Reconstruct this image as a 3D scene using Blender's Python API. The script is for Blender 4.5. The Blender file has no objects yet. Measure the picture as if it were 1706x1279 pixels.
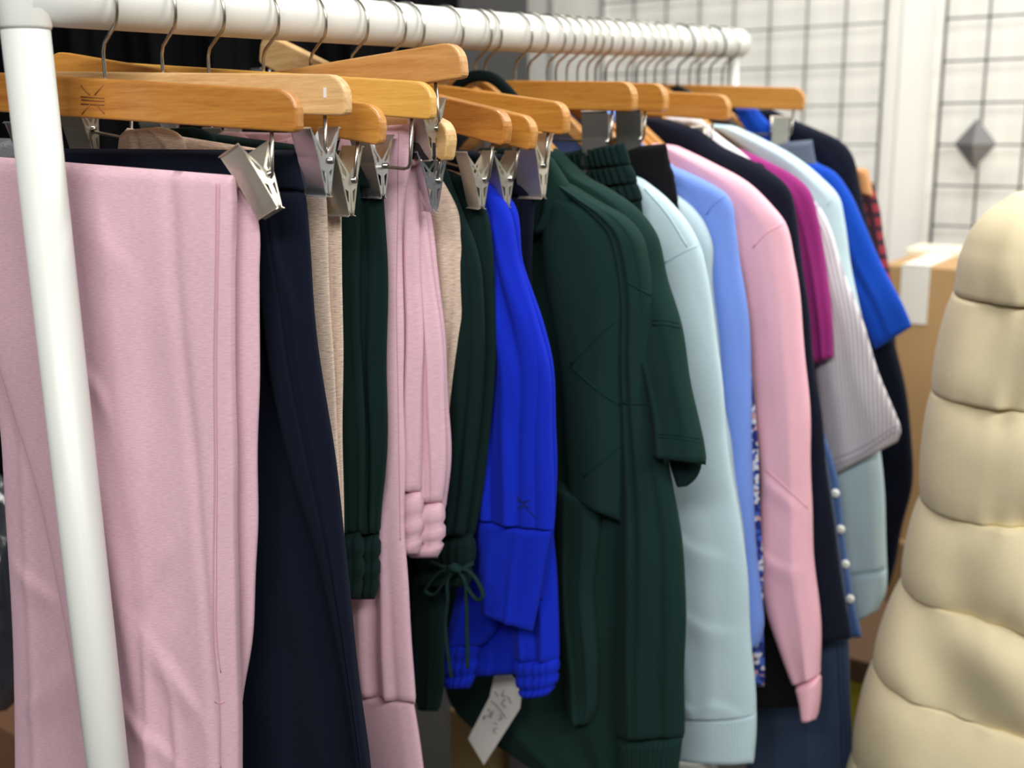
import bpy, math, random
import numpy as np
from mathutils import Vector, Matrix
from mathutils.bvhtree import BVHTree

# ------------------------------------------------------------------ camera, light, exposure
SC = bpy.context.scene
COL = SC.collection
FPX = 1850.0
PITCH = math.radians(13.48); ROLL = 0.0154
CAMP = np.array([0.0, 0.0, 1.47])
_R0 = np.array([1.0, 0, 0]); _F = np.array([0, math.cos(PITCH), -math.sin(PITCH)])
_U0 = np.array([0, math.sin(PITCH), math.cos(PITCH)])
_R = _R0*math.cos(ROLL) - _U0*math.sin(ROLL)
_U = _U0*math.cos(ROLL) + _R0*math.sin(ROLL)

cam_d = bpy.data.cameras.new('camera'); cam = bpy.data.objects.new('camera', cam_d); COL.objects.link(cam)
cam_d.sensor_width = 36.0; cam_d.lens = 36.0*FPX/1706.0
cam_d.clip_start = 0.05; cam_d.clip_end = 60
M = Matrix(((_R[0], _U[0], -_F[0], CAMP[0]), (_R[1], _U[1], -_F[1], CAMP[1]), (_R[2], _U[2], -_F[2], CAMP[2]), (0, 0, 0, 1)))
cam.matrix_world = M
cam_d.dof.use_dof = True; cam_d.dof.focus_distance = 1.16; cam_d.dof.aperture_fstop = 3.2
SC.camera = cam

w = bpy.data.worlds.new('room_light'); SC.world = w; w.use_nodes = True
w.node_tree.nodes['Background'].inputs[0].default_value = (0.93, 0.96, 1.0, 1)
w.node_tree.nodes['Background'].inputs[1].default_value = 0.13
def area(name, loc, aim, sx, sy, power, col=(1, 0.985, 0.95)):
    l = bpy.data.lights.new(name, 'AREA'); l.shape = 'RECTANGLE'; l.size = sx; l.size_y = sy; l.energy = power; l.color = col
    o = bpy.data.objects.new(name, l); COL.objects.link(o); o.location = loc
    o.rotation_euler = (Vector(aim) - Vector(loc)).to_track_quat('-Z', 'Y').to_euler(); return o
area('ceiling_lamp_light', (-0.6, -1.2, 2.85), (-0.2, 0.8, 0.5), 1.6, 0.5, 66)
area('ceiling_lamp_light', (1.3, -0.8, 2.85), (0.9, 1.0, 0.4), 1.6, 0.5, 72)
area('ceiling_lamp_light', (0.6, 1.9, 3.0), (0.6, 1.9, 0.0), 1.6, 0.5, 46)
area('ceiling_lamp_light', (2.2, 1.7, 3.0), (2.2, 1.7, 0.0), 1.6, 0.5, 54)
SC.view_settings.view_transform = 'Standard'; SC.view_settings.look = 'None'
SC.view_settings.exposure = -0.28; SC.view_settings.gamma = 1.0; SC.view_settings.use_curve_mapping = False

# ------------------------------------------------------------------ geometry helpers
def ray(px, py):
    return _F + _R*((px-853.0)/FPX) - _U*((py-639.5)/FPX)
def at_y(px, py, Y):
    d = ray(px, py); return CAMP + d*((Y-CAMP[1])/d[1])
def proj(P):
    v = np.asarray(P) - CAMP; z = v @ _F
    return 853+FPX*(v @ _R)/z, 639.5-FPX*(v @ _U)/z
class Plane:
    def __init__(s, C, a):
        s.C = np.array(C, float); s.a = a
        s.d = np.array([math.cos(a), -math.sin(a), 0]); s.n = np.array([-math.sin(a), -math.cos(a), 0])
    def at(s, px, py, off=0.0):
        d = ray(px, py); t = ((s.C + s.n*off - CAMP) @ s.n)/(d @ s.n); return CAMP + d*t
    def uz(s, px, py):
        P = s.at(px, py); return (P-s.C) @ s.d, P[2]-s.C[2]

ORI = {}      # world origin used for the vertices of each object
DATA = {}     # world vertices and faces of each built mesh
def link(o, parent):
    COL.objects.link(o)
    if parent is not None: o.parent = parent
def tag(o, label=None, cat=None, group=None, kind=None):
    if label: o['label'] = label
    if cat: o['category'] = cat
    if group: o['group'] = group
    if kind: o['kind'] = kind
    return o
def empty(name, loc, label, cat, group=None, rz=0.0):
    o = bpy.data.objects.new(name, None); o.empty_display_size = 0.05
    COL.objects.link(o); o.location = tuple(loc); o.rotation_euler = (0, 0, rz)
    ORI[o] = np.array(loc, float); return tag(o, label, cat, group)
def mesh(name, V, F, mat, parent=None, smooth=True, world=True, uv=None, label=None):
    V = np.asarray(V, float); o0 = np.zeros(3)
    if parent is not None and world: o0 = ORI[parent]
    me = bpy.data.meshes.new(name); me.from_pydata((V-o0).tolist(), [], [tuple(f) for f in F])
    if smooth: me.polygons.foreach_set('use_smooth', [True]*len(me.polygons))
    me.materials.append(mat)
    if uv is not None:
        ul = me.uv_layers.new(name='UVMap'); idx = np.empty(len(me.loops), int); me.loops.foreach_get('vertex_index', idx)
        ul.data.foreach_set('uv', np.asarray(uv)[idx].astype(np.float32).ravel())
    me.update()
    o = bpy.data.objects.new(name, me); link(o, parent); ORI[o] = o0
    DATA[o] = (V, F)
    if label: o['label'] = label
    return o
def catmull(P, n):
    P = np.asarray(P, float); k = len(P)
    if k == 2:
        t = np.linspace(0, 1, n)[:, None]; return P[0]*(1-t)+P[1]*t
    d = np.sqrt(((P[1:]-P[:-1])**2).sum(1)) + 1e-6; T = np.concatenate([[0], np.cumsum(d)])
    m = np.zeros_like(P)
    m[1:-1] = ((P[2:]-P[1:-1])/d[1:, None]*d[:-1, None] + (P[1:-1]-P[:-2])/d[:-1, None]*d[1:, None])/(d[1:]+d[:-1])[:, None]
    m[0] = (P[1]-P[0])/d[0]; m[-1] = (P[-1]-P[-2])/d[-1]
    ts = np.linspace(0, T[-1], n); i = np.clip(np.searchsorted(T, ts, 'right')-1, 0, k-2)
    h = d[i]; x = ((ts-T[i])/h)[:, None]; h = h[:, None]
    return (2*x**3-3*x**2+1)*P[i] + (x**3-2*x**2+x)*h*m[i] + (-2*x**3+3*x**2)*P[i+1] + (x**3-x**2)*h*m[i+1]
def tube_vf(P, r, sides=8, flat=1.0, up=None):
    P = np.asarray(P, float); n = len(P); V = []; F = []
    T = np.gradient(P, axis=0); T /= np.linalg.norm(T, axis=1)[:, None]+1e-12
    ref = np.array([0, 0, 1.0]) if up is None else np.array(up, float)
    if abs(T[0] @ ref) > 0.9: ref = np.array([0, 1.0, 0]) if up is None else np.array([1.0, 0, 0])
    A = np.cross(T[0], ref); A /= np.linalg.norm(A)
    for i in range(n):
        A = A - T[i]*(A @ T[i]); A /= np.linalg.norm(A)+1e-12; B = np.cross(T[i], A)
        rr = r[i] if hasattr(r, '__len__') else r
        for k in range(sides):
            q = 2*math.pi*k/sides; V.append(P[i] + A*math.cos(q)*rr + B*math.sin(q)*rr*flat)
    for i in range(n-1):
        for k in range(sides):
            k2 = (k+1) % sides; F.append((i*sides+k, i*sides+k2, (i+1)*sides+k2, (i+1)*sides+k))
    F.append(tuple(range(sides-1, -1, -1))); F.append(tuple((n-1)*sides+k for k in range(sides)))
    return V, F
def tube(name, P, r, mat, parent=None, sides=8, world=True, flat=1.0, label=None, up=None):
    V, F = tube_vf(P, r, sides, flat, up); return mesh(name, V, F, mat, parent, True, world, label=label)
def join(*vfs):
    V = []; F = []
    for v, f in vfs:
        b = len(V); V += [tuple(x) for x in v]; F += [tuple(i+b for i in q) for q in f]
    return V, F
def box_vf(cx, cy, cz, sx, sy, sz):
    V = [(cx+sx*i/2, cy+sy*j/2, cz+sz*k/2) for k in (-1, 1) for j in (-1, 1) for i in (-1, 1)]
    return V, [(0, 2, 3, 1), (4, 5, 7, 6), (0, 1, 5, 4), (2, 6, 7, 3), (0, 4, 6, 2), (1, 3, 7, 5)]
def bevel(o, wdt, seg=2):
    m = o.modifiers.new('soft_edges', 'BEVEL'); m.width = wdt; m.segments = seg; m.limit_method = 'ANGLE'; m.angle_limit = 0.6
    return o
def prism_vf(pts, y0, y1):          # outline in (x, z), from y0 to y1
    n = len(pts); V = [(x, y0, z) for x, z in pts] + [(x, y1, z) for x, z in pts]
    F = [tuple(range(n)), tuple(range(2*n-1, n-1, -1))] + [(i, i+n, (i+1) % n + n, (i+1) % n) for i in range(n)]
    return V, F

# ------------------------------------------------------------------ materials
def lin(c): return tuple(((v/255)/12.92 if v/255 < 0.04045 else ((v/255+0.055)/1.055)**2.4) for v in c) + (1,)
MATS = {}
def base(name):
    m = bpy.data.materials.new(name); m.use_nodes = True; nt = m.node_tree
    return m, nt, nt.nodes['Principled BSDF']
def plain(name, c, rough=0.5, metal=0.0, spec=0.5, bump=0.0, scale=60, var=0.04, coat=0.0):
    if name in MATS: return MATS[name]
    m, nt, b = base(name); N = nt.nodes; L = nt.links
    b.inputs['Roughness'].default_value = rough; b.inputs['Metallic'].default_value = metal
    b.inputs['Specular IOR Level'].default_value = spec; b.inputs['Coat Weight'].default_value = coat
    tc = N.new('ShaderNodeTexCoord'); no = N.new('ShaderNodeTexNoise'); no.inputs['Scale'].default_value = scale; no.inputs['Detail'].default_value = 4
    L.new(tc.outputs['Object'], no.inputs['Vector'])
    hs = N.new('ShaderNodeMix'); hs.data_type = 'RGBA'; cl = lin(c)
    hs.inputs[6].default_value = tuple(v*(1-var) for v in cl[:3])+(1,); hs.inputs[7].default_value = tuple(min(1, v*(1+var)) for v in cl[:3])+(1,)
    L.new(no.outputs['Fac'], hs.inputs[0]); L.new(hs.outputs[2], b.inputs['Base Color'])
    if bump:
        bu = N.new('ShaderNodeBump'); bu.inputs['Strength'].default_value = bump; bu.inputs['Distance'].default_value = 0.002
        L.new(no.outputs['Fac'], bu.inputs['Height']); L.new(bu.outputs[0], b.inputs['Normal'])
    MATS[name] = m; return m
def fabric(name, c, heather=0.0, weave=1.0, stripe=None, rough=0.92, sheen=0.08, c2=None, plaid=False, floral=False):
    if name in MATS: return MATS[name]
    m, nt, b = base(name); N = nt.nodes; L = nt.links
    b.inputs['Roughness'].default_value = rough; b.inputs['Specular IOR Level'].default_value = 0.12
    b.inputs['Sheen Weight'].default_value = sheen; b.inputs['Sheen Roughness'].default_value = 0.5
    tc = N.new('ShaderNodeTexCoord')
    mp = N.new('ShaderNodeMapping'); mp.inputs['Scale'].default_value = (130, 1000, 1); L.new(tc.outputs['UV'], mp.inputs[0])
    fine = N.new('ShaderNodeTexNoise'); fine.inputs['Scale'].default_value = 1.0; fine.inputs['Detail'].default_value = 3; L.new(mp.outputs[0], fine.inputs['Vector'])
    big = N.new('ShaderNodeTexNoise'); big.inputs['Scale'].default_value = 9; big.inputs['Detail'].default_value = 3; L.new(tc.outputs['Object'], big.inputs['Vector'])
    cl = lin(c)[:3]
    mix = N.new('ShaderNodeMix'); mix.data_type = 'RGBA'
    v = 0.035 + heather
    mix.inputs[6].default_value = tuple(x*(1-v) for x in cl)+(1,); mix.inputs[7].default_value = tuple(min(1, x*(1+v)) for x in cl)+(1,)
    rmp = N.new('ShaderNodeMapRange'); rmp.inputs[1].default_value = 0.35; rmp.inputs[2].default_value = 0.65
    L.new(fine.outputs['Fac'], rmp.inputs[0]); L.new(rmp.outputs[0], mix.inputs[0])
    out = mix.outputs[2]
    if stripe or plaid:
        sx = N.new('ShaderNodeSeparateXYZ'); L.new(tc.outputs['UV'], sx.inputs[0])
        def band(sock, freq, thr):
            q = N.new('ShaderNodeMath'); q.operation = 'MULTIPLY'; q.inputs[1].default_value = freq; L.new(sock, q.inputs[0])
            f = N.new('ShaderNodeMath'); f.operation = 'FRACT'; L.new(q.outputs[0], f.inputs[0])
            g = N.new('ShaderNodeMath'); g.operation = 'GREATER_THAN'; g.inputs[1].default_value = thr; L.new(f.outputs[0], g.inputs[0]); return g.outputs[0]
        m2 = N.new('ShaderNodeMix'); m2.data_type = 'RGBA'; m2.inputs[7].default_value = lin(c2); L.new(out, m2.inputs[6])
        L.new(band(sx.outputs[0], stripe or 45, 0.62), m2.inputs[0]); out = m2.outputs[2]
        if plaid:
            m3 = N.new('ShaderNodeMix'); m3.data_type = 'RGBA'; m3.inputs[7].default_value = lin(c2); L.new(out, m3.inputs[6])
            L.new(band(sx.outputs[1], 40, 0.6), m3.inputs[0]); out = m3.outputs[2]
    if floral:
        vo = N.new('ShaderNodeTexVoronoi'); vo.inputs['Scale'].default_value = 150; L.new(tc.outputs['Object'], vo.inputs['Vector'])
        cr = N.new('ShaderNodeValToRGB'); cr.color_ramp.interpolation = 'CONSTANT'
        e = cr.color_ramp.elements; e[0].color = lin((40, 52, 120)); e[1].position = 0.42; e[1].color = lin((215, 215, 225))
        k = cr.color_ramp.elements.new(0.62); k.color = lin((70, 100, 190)); k = cr.color_ramp.elements.new(0.85); k.color = lin((200, 160, 160))
        se = N.new('ShaderNodeSeparateColor'); L.new(vo.outputs['Color'], se.inputs[0]); L.new(se.outputs[0], cr.inputs[0]); out = cr.outputs[0]
    mul = N.new('ShaderNodeMix'); mul.data_type = 'RGBA'; mul.blend_type = 'MULTIPLY'; mul.inputs[0].default_value = 0.16
    L.new(out, mul.inputs[6]); L.new(big.outputs['Fac'], mul.inputs[7]); L.new(mul.outputs[2], b.inputs['Base Color'])
    bu = N.new('ShaderNodeBump'); bu.inputs['Strength'].default_value = 0.22*weave; bu.inputs['Distance'].default_value = 0.0006
    L.new(fine.outputs['Fac'], bu.inputs['Height'])
    b2 = N.new('ShaderNodeBump'); b2.inputs['Strength'].default_value = 0.30; b2.inputs['Distance'].default_value = 0.006
    L.new(big.outputs['Fac'], b2.inputs['Height']); L.new(bu.outputs[0], b2.inputs['Normal']); L.new(b2.outputs[0], b.inputs['Normal'])
    MATS[name] = m; return m
def wood(name, c, c2, rough=0.38):
    if name in MATS: return MATS[name]
    m, nt, b = base(name); N = nt.nodes; L = nt.links
    b.inputs['Roughness'].default_value = rough; b.inputs['Coat Weight'].default_value = 0.25; b.inputs['Coat Roughness'].default_value = 0.2
    tc = N.new('ShaderNodeTexCoord'); mp = N.new('ShaderNodeMapping'); mp.inputs['Scale'].default_value = (9, 120, 120); L.new(tc.outputs['Object'], mp.inputs[0])
    n1 = N.new('ShaderNodeTexNoise'); n1.inputs['Scale'].default_value = 1.0; n1.inputs['Detail'].default_value = 6; n1.inputs['Distortion'].default_value = 0.8; L.new(mp.outputs[0], n1.inputs['Vector'])
    mp2 = N.new('ShaderNodeMapping'); mp2.inputs['Scale'].default_value = (60, 700, 700); L.new(tc.outputs['Object'], mp2.inputs[0])
    n2 = N.new('ShaderNodeTexNoise'); n2.inputs['Detail'].default_value = 2; n2.inputs['Scale'].default_value = 1; L.new(mp2.outputs[0], n2.inputs['Vector'])
    ad = N.new('ShaderNodeMath'); ad.operation = 'MULTIPLY_ADD'; ad.inputs[1].default_value = 0.5; L.new(n2.outputs['Fac'], ad.inputs[0]); L.new(n1.outputs['Fac'], ad.inputs[2])
    cr = N.new('ShaderNodeValToRGB'); cr.color_ramp.elements[0].position = 0.52; cr.color_ramp.elements[0].color = lin(c2)
    cr.color_ramp.elements[1].position = 0.92; cr.color_ramp.elements[1].color = lin(c)
    L.new(ad.outputs[0], cr.inputs[0]); L.new(cr.outputs[0], b.inputs['Base Color'])
    bu = N.new('ShaderNodeBump'); bu.inputs['Strength'].default_value = 0.12; bu.inputs['Distance'].default_value = 0.001
    L.new(n2.outputs['Fac'], bu.inputs['Height']); L.new(bu.outputs[0], b.inputs['Normal'])
    MATS[name] = m; return m

WOODS = {'amber': wood('amber_wood', (188, 128, 54), (162, 98, 32)), 'pale': wood('pale_wood', (222, 184, 128), (196, 150, 92), 0.55),
         'yellow': wood('yellow_wood', (222, 172, 84), (206, 150, 64)), 'honey': wood('honey_wood', (200, 142, 62), (172, 110, 38)),
         'tan': wood('tan_wood', (208, 156, 92), (184, 126, 64))}
STEEL = plain('brushed_steel', (206, 200, 186), 0.42, 0.8, scale=300)
CHROME = plain('chrome', (232, 233, 235), 0.2, 0.95, scale=20)
DSTEEL = plain('dark_steel', (128, 128, 124), 0.4, 0.9, scale=300)
WIRE = plain('hook_wire', (176, 172, 164), 0.25, 1.0)
BLACKP = plain('black_plastic', (18, 18, 19), 0.45)
WHITE = plain('white_powder_coat', (218, 220, 214), 0.42, scale=8, var=0.02)
PAPER = plain('paper', (225, 222, 216), 0.8, var=0.02)
INK = plain('ink', (40, 40, 48), 0.7)
CARD = plain('cardboard', (180, 144, 98), 0.85, scale=14, bump=0.1)

# ------------------------------------------------------------------ setting
RA = at_y(36, -9, 1.05); RB = at_y(1223, 72.5, 2.2)          # ends of the rail's axis
RD = (RB-RA); RL = np.linalg.norm(RD); RD /= RL
A_PERP = math.atan2(RD[0], RD[1])                            # hangers square to the rail
def rail_pt(px):
    lo, hi = -0.2, 1.3
    for _ in range(50):
        m = (lo+hi)/2
        if proj(RA+RD*RL*m)[0] < px: lo = m
        else: hi = m
    return RA + RD*RL*lo - np.array([0, 0, 0.006*math.sin(math.pi*min(1, max(0, lo)))])
R_RAIL = 0.0262

FLOORM = plain('floor_vinyl', (58, 56, 54), 0.6, scale=6, var=0.12)
V, F = box_vf(0.5, 1.5, -0.05, 9, 9, 0.1); tag(mesh('floor', V, F, FLOORM, None, False), kind='structure')
WA = np.array([0.383, 3.36, 0]); WD = np.array([0.8215, -0.570, 0]); WN = np.array([-0.570, -0.8215, 0])
def wall_pt(u, off, z): return WA + WD*u + WN*off + np.array([0, 0, z])
def wall_box(u0, u1, o0, o1, z0, z1):
    return [wall_pt(u, o, z) for z in (z0, z1) for o in (o0, o1) for u in (u0, u1)], [(0, 2, 3, 1), (4, 5, 7, 6), (0, 1, 5, 4), (2, 6, 7, 3), (0, 4, 6, 2), (1, 3, 7, 5)]
WALLM = plain('white_wall_paint', (244, 242, 233), 0.8, scale=3, var=0.015)
V, F = wall_box(-2.5, 3.2, -0.12, -0.02, 0, 3.2); wb = tag(mesh('wall_back', V, F, WALLM, None, False), kind='structure')
def wall_u(px):       # wall coordinate under a picture column near the horizon
    d = ray(px, 200); t = ((WA-CAMP) @ WN)/(d @ WN); return ((CAMP+d*t)-WA) @ WD
# board joints of the wall
for i, px in enumerate((915, 1000, 1520)):
    u = wall_u(px); hw_ = 0.009 if i < 2 else 0.045; V, F = wall_box(u-hw_, u+hw_, -0.02, -0.012, 0, 3.2)
    bevel(mesh('joint_strip', V, F, WALLM if i else plain('grey_strip', (176, 176, 174), 0.6), wb, False, True), 0.003)
ORI[wb] = np.zeros(3)

# ------------------------------------------------------------------ wire grid panels
GRIDM = plain('grid_wire', (112, 110, 110), 0.45, 0.2)
def wall_at(px, py, off=0.03):
    d = ray(px, py); C = WA + WN*off; t = ((C-CAMP) @ WN)/(d @ WN); return CAMP+d*t
zc = wall_at(1633, 241)[2]
def grid_panel(us, zs, label):
    u0, u1 = us[0], us[-1]
    g = empty('wire_grid_panel', wall_pt((u0+u1)/2, 0.03, zs[0]), label, 'grid panel', 'wire grid panels on the white wall')
    for k, u in enumerate(us):
        tube('upright_wire', [wall_pt(u, 0.03, zs[0]), wall_pt(u, 0.03, zs[-1])], 0.0046 if k in (0, len(us)-1) else 0.0034, GRIDM, g, 6)
    for z in zs: tube('cross_wire', [wall_pt(u0, 0.036, z), wall_pt(u1, 0.036, z)], 0.0028, GRIDM, g, 6)
u1a, u1b = wall_u(1012), wall_u(1472); zs = [zc+0.1*k for k in range(-7, 10)]
grid_panel(list(np.linspace(u1a, u1b, 9)), zs, 'wide black wire grid panel on the white wall behind the far hangers')
u2 = wall_u(1570); grid_panel([u2+0.1*k for k in range(0, 8)], [z for z in zs if z > wall_at(1600, 400)[2]-0.3], 'wire grid panel with the diamond ornament, above the cardboard box')
# faceted diamond ornament
c = wall_at(1625, 240, 0.05); hw, hh = 0.050, 0.062
Vd = [c+WN*0.028, c+WD*hw, c+np.array([0, 0, hh]), c-WD*hw, c-np.array([0, 0, hh]), c-WN*0.008]
dia = mesh('diamond_ornament', Vd, [(0, 1, 2), (0, 2, 3), (0, 3, 4), (0, 4, 1), (5, 2, 1), (5, 3, 2), (5, 4, 3), (5, 1, 4)], plain('smoky_acrylic', (120, 118, 118), 0.25), None, False)
tag(dia, 'grey faceted diamond ornament clipped to the wire grid', 'ornament')

# ------------------------------------------------------------------ dark curtain and panel behind the rail
BLK = fabric('black_curtain_cloth', (9, 9, 11), sheen=0.0)
xs = np.linspace(-2.3, -0.12, 260); Vc = []; Fc = []
for z in np.linspace(0.1, 2.9, 8):
    for x in xs: Vc.append((x, 2.85+0.03*math.sin(x*38)+0.015*math.sin(x*91+1), z))
for j in range(7):
    for i in range(259): Fc.append((j*260+i, j*260+i+1, (j+1)*260+i+1, (j+1)*260+i))
cur = mesh('black_curtain', Vc, Fc, BLK); tag(cur, 'black curtain hanging behind the near end of the rack', 'curtain')
sm = cur.modifiers.new('thickness', 'SOLIDIFY'); sm.thickness = 0.004
x1 = at_y(880, 60, 2.9)[0]
V, F = box_vf((-0.14+x1)/2, 2.92, 1.4, x1+0.14, 0.03, 2.8)
pan = mesh('charcoal_board', V, F, plain('charcoal_board', (58, 57, 56), 0.7, scale=5), None, False); bevel(pan, 0.004)
tag(pan, 'charcoal grey board standing between the black curtain and white wall', 'board')

# ------------------------------------------------------------------ garment rack
rack = empty('garment_rack', (RA[0], RA[1], 0), 'white tubular metal garment rack with a thick top rail', 'clothes rack')
ps = [RA-RD*0.004]+[RA+RD*RL*k/24 - np.array([0, 0, 0.006*math.sin(math.pi*k/24)]) for k in range(1, 24)]+[RB, RB+RD*0.02]
tube('rail', ps, R_RAIL, WHITE, rack, 32)
def post(P, r, name):
    tube(name, [(P[0], P[1], 0.03), (P[0], P[1], P[2])], r, WHITE, rack, 32)
post(RA, 0.0212, 'post'); post(RB, 0.0105, 'post')
for P in (RA,):
    V, F = join(tube_vf([(P[0], P[1], P[2]-0.030), (P[0], P[1], P[2]-0.027), (P[0], P[1], P[2]+0.058), (P[0], P[1], P[2]+0.064)], [0.0218, 0.0230, 0.0230, 0.020], 32))
    mesh('corner_fitting', V, F, WHITE, rack)
pd = np.array([math.cos(A_PERP), -math.sin(A_PERP), 0])
for P in (RA, RB):
    b0 = np.array([P[0], P[1], 0.03]); tube('foot_bar', [b0-pd*0.28, b0+pd*0.28], 0.022, WHITE, rack, 20)
tube('bottom_rail', [(RA[0], RA[1], 0.03), (RB[0], RB[1], 0.03)], 0.02, WHITE, rack, 20)

# ------------------------------------------------------------------ hangers
def hook_path(top, zbar):
    """hook in local (x, z): z = 0 at the bar, top = rail-top height above the bar"""
    rh = 0.0325; cz = top - rh; pts = []
    for q in np.linspace(205, -32, 26):
        pts.append((rh*math.cos(math.radians(q)), 0, cz+rh*math.sin(math.radians(q))))
    e = pts[-1]; zb = cz - rh - 0.004
    for k in (0.5, 0.85): pts.append((e[0]*(1-k), 0, e[2]+(zb-e[2])*k))
    pts += [(0.0006, 0, zb-0.005), (0, 0, zb-0.012), (0, 0, 0.004), (0, 0, zbar)]
    return pts
def bar_outline(L, h, r=0.021, r2=0.006):
    pts = []
    for k in range(7):
        q = math.radians(90-90*k/6); pts.append((L-r+r*math.cos(q), -r+r*math.sin(q)))
    for k in range(4):
        q = math.radians(-90*k/3); pts.append((L-r2+r2*math.cos(q), -h+r2+r2*math.sin(q)))
    return pts + [(-x, z) for x, z in reversed(pts)]
def rot_y(V, ang, c=(0, 0, 0)):
    V = np.asarray(V, float)-np.asarray(c); s, k = math.sin(ang), math.cos(ang)
    return np.stack([V[:, 0]*k+V[:, 2]*s, V[:, 1], -V[:, 0]*s+V[:, 2]*k], 1)+np.asarray(c)
def rot_x(V, ang):
    V = np.asarray(V, float); s, k = math.sin(ang), math.cos(ang)
    return np.stack([V[:, 0], V[:, 1]*k-V[:, 2]*s, V[:, 1]*s+V[:, 2]*k], 1)
def clip(parent, pos, mat, roll=0.0, swing=0.0, size=1.0, pads=False, yaw=0.0):
    """sheet-metal trouser clip: two sprung jaws on a rod; local x = width, -y = front"""
    S = size; w2 = 0.0145*S; th = 0.0011
    def jaw(sg):
        prof = [(0.0215, 0.0310), (0.0190, 0.0325), (0.0110, 0.004), (0.0050, -0.026), (0.0030, -0.033), (0.0060, -0.0345)]
        prof = [(sg*y*S, z*S) for y, z in prof]; V = []; Fc = []
        for (y, z) in prof:
            for x in (-w2, w2): V.append((x, y, z))
        for (y, z) in prof:
            for x in (-w2, w2): V.append((x, y-sg*th, z-0.0004))
        n = len(prof)
        for i in range(n-1):
            Fc += [(2*i, 2*i+1, 2*i+3, 2*i+2), (2*n+2*i, 2*n+2*i+2, 2*n+2*i+3, 2*n+2*i+1), (2*i, 2*i+2, 2*n+2*i+2, 2*n+2*i), (2*i+1, 2*n+2*i+1, 2*n+2*i+3, 2*i+3)]
        Fc += [(0, 2*n, 2*n+1, 1), (2*n-2, 2*n-1, 4*n-1, 4*n-2)]
        for x in (-w2, w2):                       # side flanges with a window above and below the pivot
            for quad in ([(0.0190, 0.031), (0.0110, 0.004), (0.0, -0.005), (0.0, 0.006)], [(0.0110, 0.003), (0.0050, -0.026), (0.0006, -0.032), (0.0, -0.004)]):
                q = np.array([(x, sg*y*S, z*S) for y, z in quad]); c = q.mean(0); qi = c+(q-c)*0.40
                b = len(V)
                dx = np.array([th if x < 0 else -th, 0, 0])
                for P in list(q)+list(qi)+list(q+dx)+list(qi+dx): V.append(tuple(P))
                for i in range(4):
                    j = (i+1) % 4
                    Fc += [(b+i, b+j, b+4+j, b+4+i), (b+8+i, b+12+i, b+12+j, b+8+j), (b+4+i, b+4+j, b+12+j, b+12+i), (b+i, b+8+i, b+8+j, b+j)]
        return V, Fc
    o = None
    for sg, nm in ((-1, 'clip'), (1, 'back_jaw')):
        V, Fc = jaw(sg); V = rot_x(V, swing); V = rot_y(V, roll)
        k, s = math.cos(yaw), math.sin(yaw); V = np.stack([V[:, 0]*k-V[:, 1]*s, V[:, 0]*s+V[:, 1]*k, V[:, 2]], 1)+np.asarray(pos)
        if sg == -1: o = mesh('clip', V, Fc, mat, parent, False, False)
        else: mesh('back_jaw', V, Fc, mat, o, False, False)
    V, Fc = tube_vf([(-w2*1.25, 0, 0), (w2*1.25, 0, 0)], 0.0032*S, 10); V = rot_y(V, roll)+np.asarray(pos); mesh('spring', V, Fc, WIRE, o, True, False)
    if pads:
        for sg in (-1, 1):
            V, Fc = box_vf(0, sg*0.004, -0.024*S, 2.1*w2, 0.004, 0.018*S); V = rot_x(V, swing); V = rot_y(V, roll)+np.asarray(pos)
            bevel(mesh('rubber_pad', V, Fc, BLACKP, o, False, False), 0.001)
    return o
HG = {}; HRNG = random.Random(4)
def clip_hanger(key, hook, basey, end, wd, cl, wirex, label, L=0.21, mat=None, roll=0.0, swing=0.0, pads=False, h=0.038, thick=0.015, size=1.0, yaw=-0.3):
    C = rail_pt(hook); Pp = Plane(C, A_PERP); ztop = C[2]+R_RAIL+0.0016
    # bar top under the hook: straight below the rail
    lo, hi = C[2]-0.4, C[2]
    for _ in range(40):
        m = (lo+hi)/2
        if proj((C[0], C[1], m))[1] > basey: lo = m
        else: hi = m
    B = np.array([C[0], C[1], lo])
    d = ray(*end); d = d/np.linalg.norm(d); q = B-CAMP; tca = q @ d; dd = q @ q - tca*tca
    if dd < L*L: E = CAMP+d*(tca-math.sqrt(L*L-dd))
    else: E = CAMP+d*tca; L = math.sqrt(dd)
    v = E-B; a = math.atan2(-v[1], v[0]); tilt = math.atan2(v[2], math.hypot(v[0], v[1]))
    P = Plane(B, a); HG[key] = P
    g = empty('trouser_hanger', B, label, 'hanger', 'wooden trouser hangers on the rail', -a)
    # bar
    V, Fc = prism_vf(bar_outline(L, h), -thick/2, thick/2); V = rot_y(V, -tilt)
    b = mesh('bar', V, Fc, WOODS[wd], g, False, False); bevel(b, 0.0024, 3)
    hk = tube('hook', hook_path(ztop-B[2], -0.006), 0.00185, WIRE, g, 8, False); hk.rotation_euler = (0, 0, a-A_PERP+HRNG.uniform(-0.12, 0.12))
    u, z = P.uz(*cl); uw = P.uz(wirex, cl[1])[0]
    def T(x, zz): return rot_y([(x, 0, zz)], -tilt)[0]
    # height of the rod in the bar's own frame
    zr = (z*math.cos(tilt) - u*math.sin(tilt)); ur = u*math.cos(tilt)+z*math.sin(tilt); uw = uw*math.cos(tilt)+z*math.sin(tilt)
    rb = 0.006; rp = [T(-uw, -h+0.004), T(-uw, zr+rb), T(-uw+0.002, zr+0.002), T(-uw+rb, zr), T(uw-rb, zr), T(uw-0.002, zr+0.002), T(uw, zr+rb), T(uw, -h+0.004)]
    tube('rod', rp, 0.0019, WIRE, g, 8, False)
    mt = mat or STEEL
    clip(g, T(ur, zr), mt, roll, swing, size, pads, yaw); clip(g, T(-ur, zr), mt, 0, 0.1, size, pads)
    return g
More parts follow.
